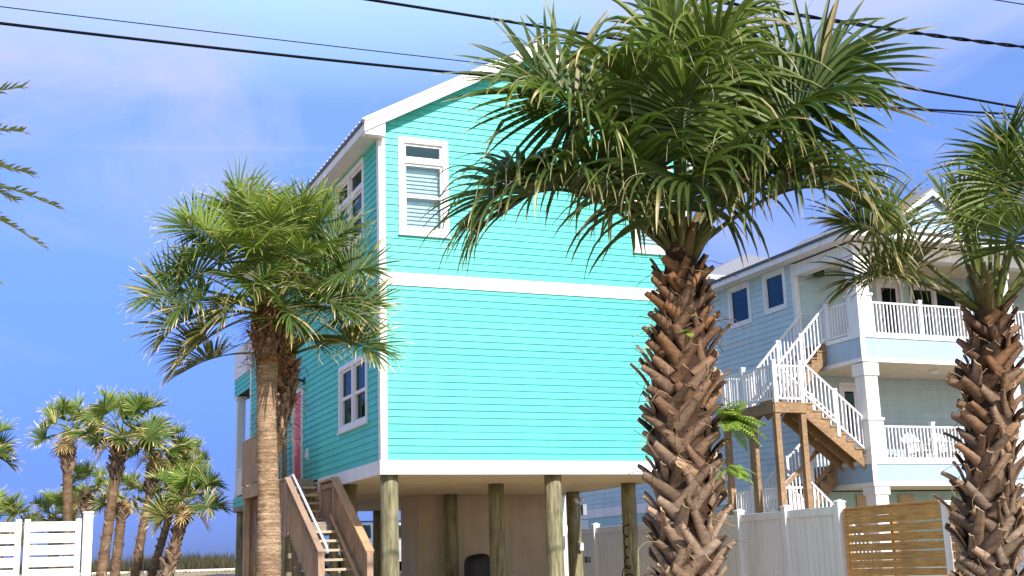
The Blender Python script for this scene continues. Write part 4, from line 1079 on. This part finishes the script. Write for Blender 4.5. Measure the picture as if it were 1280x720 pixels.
# the big palm in front
rng = random.Random(7)
px_, py_ = 4.585, 7.70
P1 = thing('palm_tree', 'tall thick palm in front of the turquoise house with criss-cross cut leaf bases', 'palm tree', (px_, py_, 0), 'palm trees')
ctr = lambda z: V((px_+.07*sst(2, 3.6, z), py_-.02*z, z)); rad = interp([(0,.19),(1.2,.19),(2.5,.20),(3.0,.165),(3.5,.11)])
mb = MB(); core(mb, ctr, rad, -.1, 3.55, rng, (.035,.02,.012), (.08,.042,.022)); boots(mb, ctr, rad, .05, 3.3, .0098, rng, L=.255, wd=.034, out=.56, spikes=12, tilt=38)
fibres(mb, ctr, rad, .3, 3.4, 160, rng); mb.build('trunk', M['bark'], P1, colattr=True)
hub = (px_+.07, py_-.07, 3.45)
specs = [(183,52,1.26,dict(droop=2.4,age=.5,sag=3.0,cd=2.8,Ll=.92,face=.35)), (176,64,1.28,dict(droop=.38,age=.65,cd=.2,Ll=1.0,face=1.1,lift=.18)), (207,60,1.05,dict(droop=2.4,age=.35,cd=1.4,face=.9)),
         (-6,60,1.30,dict(droop=.5,age=.7,Ll=1.1,cd=.3,face=1.1,lift=.18)), (20,66,1.25,dict(droop=.5,age=.6,cd=.3,face=1.0,lift=.2,Ll=.95)), (-28,57,1.0,dict(droop=2.4,age=.45,Ll=1.08,cd=1.5,face=.9)),
         (70,88,1.5,dict(droop=.15,age=.35,cd=.05,Ll=1.05)), (262,80,1.0,dict(droop=3.0,age=.08,cd=1.6,Ll=1.15)),
         (236,70,.85,dict(droop=3.2,age=.2,cd=2.0,Ll=1.12)), (297,75,.95,dict(droop=3.2,age=.15,cd=1.4,Ll=1.12)), (270,68,.72,dict(droop=3.4,age=.3,cd=1.6,Ll=1.08)),
         (0,40,.8,dict(Ll=1.12,droop=2.6,age=.6,cd=2.0,face=.4)), (190,42,.72,dict(Ll=1.12,droop=2.6,age=.6,cd=2.0,face=.4)), (332,50,.55,dict(Ll=1.12,droop=3.0,age=.6,cd=2.0)), (210,50,.54,dict(Ll=1.12,droop=3.0,age=.6,cd=2.0)), (268,48,.36,dict(Ll=1.12,droop=3.2,age=.7,cd=2.0))]
crown(P1, rng, hub, specs, 0, 1.1, .98, droop=1.0, dry=.04, n=50, threads=12, width=1.15, segs=10)

# right palm
rng = random.Random(19)
qx, qy = 6.92, 7.22
P2 = thing('palm_tree', 'palm at the right edge before the pale blue porches, trunk covered in grey cut stubs', 'palm tree', (qx-.05, qy, 0), 'palm trees')
ctr = lambda z: V((qx-.06+.14*sst(1, 3.2, z), qy+.06-.07*z, z)); rad = interp([(0,.175),(1.0,.165),(2.4,.16),(2.9,.12),(3.2,.08)])
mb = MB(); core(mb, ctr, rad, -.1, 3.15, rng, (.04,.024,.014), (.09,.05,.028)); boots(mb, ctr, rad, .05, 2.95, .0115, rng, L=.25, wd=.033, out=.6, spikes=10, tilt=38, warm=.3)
fibres(mb, ctr, rad, .3, 3.0, 90, rng); mb.build('trunk', M['bark'], P2, colattr=True)
hub = tuple(ctr(3.02))
specs = [(178,50,.90,dict(n=54,droop=.6,age=.85,dry=.2,Ll=.64,cd=.6,face=1.0)), (190,40,.6,dict(droop=1.3,age=.9,dry=.2,cd=2,Ll=.6)), (172,36,.7,dict(droop=1.5,age=.85,dry=.25,cd=1.6,Ll=.6,face=.6)), (170,82,.72,dict(droop=.9,age=.05,face=.7,Ll=.48)), (220,82,.7,dict(droop=1.2,age=.0,cd=1.2,Ll=.5)), (20,80,1.15,dict(droop=.5,age=.6,cd=.2)), (8,74,1.1,dict(droop=.6,age=.8,cd=.3,face=1.0)),
         (-8,54,.9,dict(droop=1.3,age=.7,cd=1.5,face=.6)), (290,78,.85,dict(droop=1.5,age=.1,cd=2.2,Ll=.55)), (312,70,.8,dict(droop=1.5,age=.4,cd=2.2)), (60,60,1.0,dict(droop=.9,age=.6)), (330,44,.7,dict(droop=1.7,age=.7,cd=2.4)), (285,60,.5,dict(droop=1.7,age=.4,cd=2.8))]
crown(P2, rng, hub, specs, 0, .85, .64, droop=.8, dry=.06, n=42, width=1.2, threads=4)

# left pair
rng = random.Random(23)
P3 = thing('palm_tree', 'front palm of the leaning pair before the stairs, bare ringed tan trunk', 'palm tree', (3.12, 14.67, .2), 'palm trees')
ctr = lambda z: V((3.13-.05*sst(1.6, 3.2, z), 14.67, z)); rad = interp([(.1,.165),(1.3,.145),(2.5,.122),(3.3,.115),(3.7,.13),(4.1,.165),(4.3,.15),(4.5,.08)])
mb = MB(); core(mb, ctr, rad, .1, 3.72, rng, (.39,.295,.20), (.26,.175,.105), n=30, m=190, rings=.006, jit=.03); core(mb, ctr, rad, 3.72, 4.5, rng, (.30,.13,.045), (.17,.075,.03), n=30, m=40, rings=.02, jit=.05)
boots(mb, ctr, rad, 3.75, 4.4, .0105, rng, L=.2, wd=.035, out=.35, tilt=25, warm=2.5); fibres(mb, ctr, rad, 3.65, 4.4, 240, rng, .05, (.3,.14,.05))
mb.build('trunk', M['ringbark'], P3, colattr=True)
specs = [(182,30,1.08,dict(age=.5,dry=0.07,face=.95,sag=1.6)), (174,58,1.22,dict(age=.45,face=.95)), (150,74,1.2,dict(face=.8)), (200,80,1.2,dict(age=.15,cd=.8)), (20,74,1.15,dict(age=.3,face=.8)), (4,58,1.0,dict(age=.5,face=.95)), (-8,34,.98,dict(age=.6,face=.95)), (90,82,1.1),
         (255,62,.75,dict(age=.1,cd=2.0,droop=.9)), (285,70,.85,dict(age=.05,cd=1.6,droop=.8)), (232,44,.8,dict(age=.5,cd=1.6,droop=.9)), (312,48,.78,dict(age=.3,cd=1.6,droop=.9)), (270,32,.5,dict(age=.5,cd=2,droop=1.1)), (218,14,.78,dict(age=.8,dry=0.25,cd=1.6,droop=1.0,face=.6)), (196,2,.85,dict(age=.9,dry=0.28,cd=1.4,face=.6)), (330,14,.7,dict(age=.75,dry=0.17,cd=1.6,droop=1)),
         (248,12,.5,dict(age=.85,dry=0.22,cd=2,droop=1.1)), (300,6,.5,dict(age=.8,dry=0.19,cd=2,droop=1.1)), (60,45,1.0,dict(age=.6)), (125,45,1.0,dict(age=.6)), (350,8,.8,dict(age=.85,dry=0.19,face=.7)), (240,80,1.0,dict(age=.05,cd=1.2,droop=.8)), (320,70,1.0,dict(age=.1,cd=1.4,droop=.8)), (165,40,1.0,dict(age=.5,face=.9)), (205,60,1.0,dict(age=.2,face=.7)), (335,62,1.0,dict(age=.2,face=.7)), (270,54,.7,dict(age=.2,cd=2.2,droop=1)), (186,-18,.75,dict(age=.95,dry=0.28,face=.6)), (225,-8,.6,dict(age=.9,dry=0.28,cd=1.2))]
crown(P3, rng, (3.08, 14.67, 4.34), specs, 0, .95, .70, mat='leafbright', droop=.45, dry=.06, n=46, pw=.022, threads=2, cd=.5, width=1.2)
P4 = thing('palm_tree', 'rear palm of the leaning pair, darker trunk with a swollen shaggy top', 'palm tree', (3.32, 15.15, .2), 'palm trees')
ctr = lambda z: V((3.25+.16*sst(2.4, 3.9, z), 15.15, z)); rad = interp([(.1,.13),(1.5,.12),(2.6,.095),(2.95,.12),(3.3,.16),(3.7,.145),(4.0,.1)])
mb = MB(); core(mb, ctr, rad, .1, 4.0, rng, (.17,.11,.065), (.10,.06,.035), n=26, m=150, rings=.006, jit=.03)
boots(mb, ctr, rad, 2.85, 3.8, .0125, rng, L=.22, wd=.04, out=.35, tilt=24, warm=1.2); fibres(mb, ctr, rad, 2.8, 3.8, 200, rng, .05, (.16,.08,.04))
mb.build('trunk', M['ringbark'], P4, colattr=True)
specs = [(-6,42,.9,dict(age=.5,face=.9)), (-20,14,.85,dict(droop=.9,age=.7,dry=.3,cd=1.4,face=.6)), (-58,20,.6,dict(droop=.9,age=.7,cd=1.6)), (30,60,.9), (350,64,.95,dict(face=.8)), (190,8,.75,dict(droop=1.1,age=.85,dry=.4)), (280,44,.5,dict(cd=2)), (90,75,.9), (2,22,.72,dict(age=.8,dry=.3,cd=1.2))]
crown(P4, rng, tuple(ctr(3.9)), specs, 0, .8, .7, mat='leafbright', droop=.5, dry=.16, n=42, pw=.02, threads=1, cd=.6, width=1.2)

# palms behind: three crowns built once, each tree a thing of its own
def far_crown(seed, nf, Lp, Ll, dry, n=30):
    rr = random.Random(seed); mb = MB()
    for k in range(nf):
        u = (k+.5)/nf; el = radians(84-98*u+rr.uniform(-8,8)); az = k*radians(137.5)+rr.uniform(-.3,.3)
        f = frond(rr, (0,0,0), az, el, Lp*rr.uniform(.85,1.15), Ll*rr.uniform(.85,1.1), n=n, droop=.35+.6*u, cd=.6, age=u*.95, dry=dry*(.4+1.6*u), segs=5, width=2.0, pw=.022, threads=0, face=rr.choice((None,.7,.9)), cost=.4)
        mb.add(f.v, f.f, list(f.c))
    for k in range(max(2, nf//7)):                              # dead hanging leaves
        az = rr.uniform(0, 6.28); f = frond(rr, (0,0,-.05), az, radians(rr.uniform(-35,-10)), Lp*.6, Ll*.75, n=22, droop=1.8, age=1.0, dry=.9, segs=4, width=1.6, threads=0)
        mb.add(f.v, f.f, [mixcol(c, (.42,.31,.17), .75) for c in f.c])
    me = mb.build('crown', M['farleaf'], None, colattr=True)
    COL.objects.unlink(me); return me.data
CR = [far_crown(1, 15, .80, .72, .3), far_crown(2, 14, .74, .76, .25), far_crown(3, 13, .82, .72, .45)]
def far_palm(base, top, r0_, r1_, ci, sc, label, seed, shag=False, rot=0, bend=.0):
    rr = random.Random(seed); (bx, by, bz), (tx, ty, tz) = base, top
    t = thing('palm_tree', label, 'palm tree', (bx, by, bz), 'palm trees')
    c_ = lambda z: V((bx+(tx-bx)*(max(0,(z-bz))/(tz-bz))+bend*sin(pi*min(1,max(0,(z-bz)/(tz-bz)))), by+(ty-by)*((z-bz)/(tz-bz)), z))
    h = tz-bz; rd = interp([(bz,r0_),(bz+h*.72,r1_),(bz+h*.86,r1_*1.35),(tz,r1_*.8)])
    mb = MB(); core(mb, c_, rd, bz-.2, tz, rr, (.24,.16,.10), (.15,.095,.055), n=16, m=70, rings=.02, jit=.04)
    boots(mb, c_, rd, bz+h*(.1 if shag else .72), tz-.12, .03 if shag else .02, rr, L=.24, wd=.05, out=.45, tilt=28, warm=1)
    if not shag: boots(mb, c_, rd, bz+.1, bz+h*.72, .12, rr, L=.16, wd=.03, out=.35, tilt=25)
    mb.build('trunk', M['farbark'], t, colattr=True)
    cr_ = bpy.data.objects.new('crown', CR[ci]); COL.objects.link(cr_); cr_.parent = t
    cr_.location = (tx-bx, ty-by, tz-bz); cr_.scale = (sc,)*3; cr_.rotation_euler = (0, 0, rot)
    return t
far_palm((2.52,39.9,1.1),(2.33,39.9,5.6),0.133,0.142,0,0.88,'tall straight palm rising behind the white slat fence',31)
far_palm((2.70,31.9,.6),(3.12,31.9,4.72),0.128,0.116,1,0.91,'tall palm with dry trunk scales, just right of the white slat fence',32,rot=1.1)
far_palm((3.83,39.8,1.1),(4.02,39.8,3.6),0.148,0.142,2,0.65,'short palm with thick swollen trunk between two taller ones',33,rot=2)
far_palm((3.58,32.8,.6),(4.12,32.8,4.35),0.123,0.100,1,0.75,'slender dark trunked palm leaning right, third tall one from the slat fence',34,rot=2.6,bend=-.04)
far_palm((4.86,39.7,1.1),(5.65,39.7,4.05),0.133,0.116,0,0.77,'dark thin palm behind the low bright green one',35,rot=3.3)
far_palm((3.86,29.7,.6),(4.42,29.7,2.85),0.118,0.105,1,0.80,'low bright green palm with criss-cross trunk near the turquoise house',36,True,4.2)
far_palm((3.2,41.9,1.1),(3.1,41.9,4.0),0.167,0.168,2,0.72,'bushy short palm half hidden behind the tall straight palm',37,rot=5)
far_palm((2.3,43.9,1.1),(2.28,43.9,3.25),0.148,0.148,1,0.72,'lowest green palm, only its crown showing over the white slat fence',38,rot=.6)
far_palm((5.95,43.6,1.1),(6.45,43.6,5.0),0.118,0.105,0,0.71,'dark palm crown behind, right of the slender leaning palm',39,rot=1.7)
far_palm((2.02,44.5,1.1),(3.0,45.5,3.7),0.148,0.142,0,0.59,'dark green crown tucked behind the tall straight trunk',42,rot=.2)
far_palm((-.35,30,.5),(-.18,30,4.05),0.123,0.116,1,0.77,'palm cut by the left edge at mid height with brown tipped leaves',40,rot=3)
far_palm((.5,36,.9),(.5,36,2.55),0.133,0.132,0,0.82,'dark palm crown over the slat fence at the left edge',41,rot=4)

# feather palm whose frond tips enter at the left edge
rng = random.Random(50)
D_ = thing('feather_palm', 'feather leaved palm at the left edge with long drooping fronds', 'palm tree', (-1.55, 12.4, 0))
ctr = lambda z: V((-1.55, 12.4, z)); rad = interp([(0,.3),(3,.25),(4.5,.28),(4.85,.15)])
mb = MB(); core(mb, ctr, rad, -.1, 4.85, rng, (.16,.12,.08), (.22,.16,.1), n=20, m=60); boots(mb, ctr, rad, .2, 4.4, .05, rng, L=.2, wd=.05, out=.45, tilt=10); mb.build('trunk', M['farbark'], D_, colattr=True)
mb = MB(); mb.tube([(-1.55,12.4,4.6),(-1.55,12.4,5.35)], [.06,.006], 8, (.1,.13,.03)); dc = mb.build('crown', M['farleaf'], D_, colattr=True)
def feather(az, el, L, sag):
    mb = MB(); a = radians(az); d = ((RV*cos(a)+FV*sin(a))*cos(radians(el))+UP*sin(radians(el))).normalized(); p = V((-1.55,12.4,4.65)); pts = [p.copy()]; ds = [d.copy()]
    for i in range(24):
        p = p+d*(L/24); d = (d-UP*sag*.06).normalized(); pts.append(p.copy()); ds.append(d.copy())
    mb.tube(pts, [.022*(1-.85*i/24) for i in range(25)], 5, (.2,.2,.07))
    for k in range(120):
        u = .14+.86*k/119; f = u*23.99; i = int(f); c = pts[i].lerp(pts[i+1], f-i); dd = ds[i]; sd_ = dd.cross(UP).normalized(); nm = sd_.cross(dd); s_ = 1 if k % 2 else -1
        ld = (dd*.75+sd_*s_*.75+nm*rng.uniform(.0,.5)).normalized(); l_ = .34*(1.05-.62*u)*rng.uniform(.85,1.1); wv = .014
        col = mixcol((.07,.11,.025), (.13,.11,.04), rng.random()*u); tipc = (.30,.16,.10)
        q1 = c+ld*l_*.5; q2 = c+(ld-UP*.12).normalized()*l_; sw = dd*wv
        mb.add([c-sw, c+sw, q1+sw*1.2, q1-sw*1.2, q2], [(0,1,2,3),(3,2,4)], [col,col,col,col,tipc])
    mb.build('frond', M['farleaf'], dc, colattr=True)
for az, el, L, sag in ((-2,42,2.35,.85),(6,34,2.3,.85),(-12,27,2.35,.75),(2,24,2.6,.85),(-8,4,2.2,.8),(-4,-10,2.25,.5),(4,16,2.5,.9),(-14,-22,2.2,.4),(-25,30,2.1,1),(40,40,2.2,1),(80,35,2.2,1),(120,40,2.2,1),(160,30,2.2,1),(200,40,2.2,1),(240,30,2.2,1),(280,40,2.2,1),(320,30,2.1,1),(90,70,2,.8),(270,68,2,.8),(20,58,2.5,.9),(60,52,2.4,1),(140,55,2.4,1),(180,50,2.4,1),(220,58,2.4,1),(260,48,2.4,1),(300,55,2.4,1),(345,62,2.5,.9),(100,12,2.2,.8),(150,5,2.2,.8),(190,10,2.2,.8),(230,5,2.2,.8),(280,10,2.2,.8),(330,2,2.1,.8),(0,80,2.2,.5),(180,78,2.2,.5)):
    feather(az, el, L-.3, sag*.8)

# ferns rooted in the leaf bases of the big palm
def fern(loc, n, L, label, seed, dirs):
    rr = random.Random(seed); mb = MB(); base = V(loc)
    for k in range(n):
        az, el = rr.choice(dirs); a = radians(az+rr.uniform(-25,25)); e = radians(el+rr.uniform(-20,20))
        d = ((RV*cos(a)+FV*sin(a))*cos(e)+UP*sin(e)).normalized(); p = base.copy(); pts = [p.copy()]; ds = [d.copy()]; l_ = L*rr.uniform(.7,1.1)
        for i in range(12): p = p+d*(l_/12); d = (d-UP*.11).normalized(); pts.append(p.copy()); ds.append(d.copy())
        mb.tube(pts, .0025, 4, (.14,.16,.03))
        col = mixcol((.20,.34,.05), (.36,.48,.09), rr.random())
        for j in range(1, 12):
            for s_ in (-1, 1):
                sd_ = ds[j].cross(UP).normalized(); w_ = L*.30*sin(pi*(.18+.8*j/12)); tip = pts[j]+(sd_*s_+ds[j]*.45-UP*.12).normalized()*w_
                m_ = pts[j].lerp(tip, .5); lw = ds[j]*(L*.034)
                mb.add([pts[j]-lw*.4, pts[j]+lw*.4, m_+lw+UP*.006, tip, m_-lw+UP*.006], [(0,1,2,4),(4,2,3)], [col]*5)
    o = mb.build('fern', M['fern'], None, colattr=True); tag(o, label, 'fern', 'ferns growing on the big palm')
fern((4.84, 7.46, 2.18), 26, .30, 'largest light green fern clump high on the big palm trunk', 3, [(-5,25),(-30,5),(10,45),(-60,20),(-80,35),(0,-10)])
fern((4.82, 7.44, 1.86), 14, .2, 'smaller bright fern sprouting below the largest clump', 4, [(-10,0),(-60,10),(200,20)])
fern((4.57, 7.45, 2.82), 3, .13, 'tiny green fern tuft high on the upper left of the big trunk', 6, [(-90,10),(200,20)])
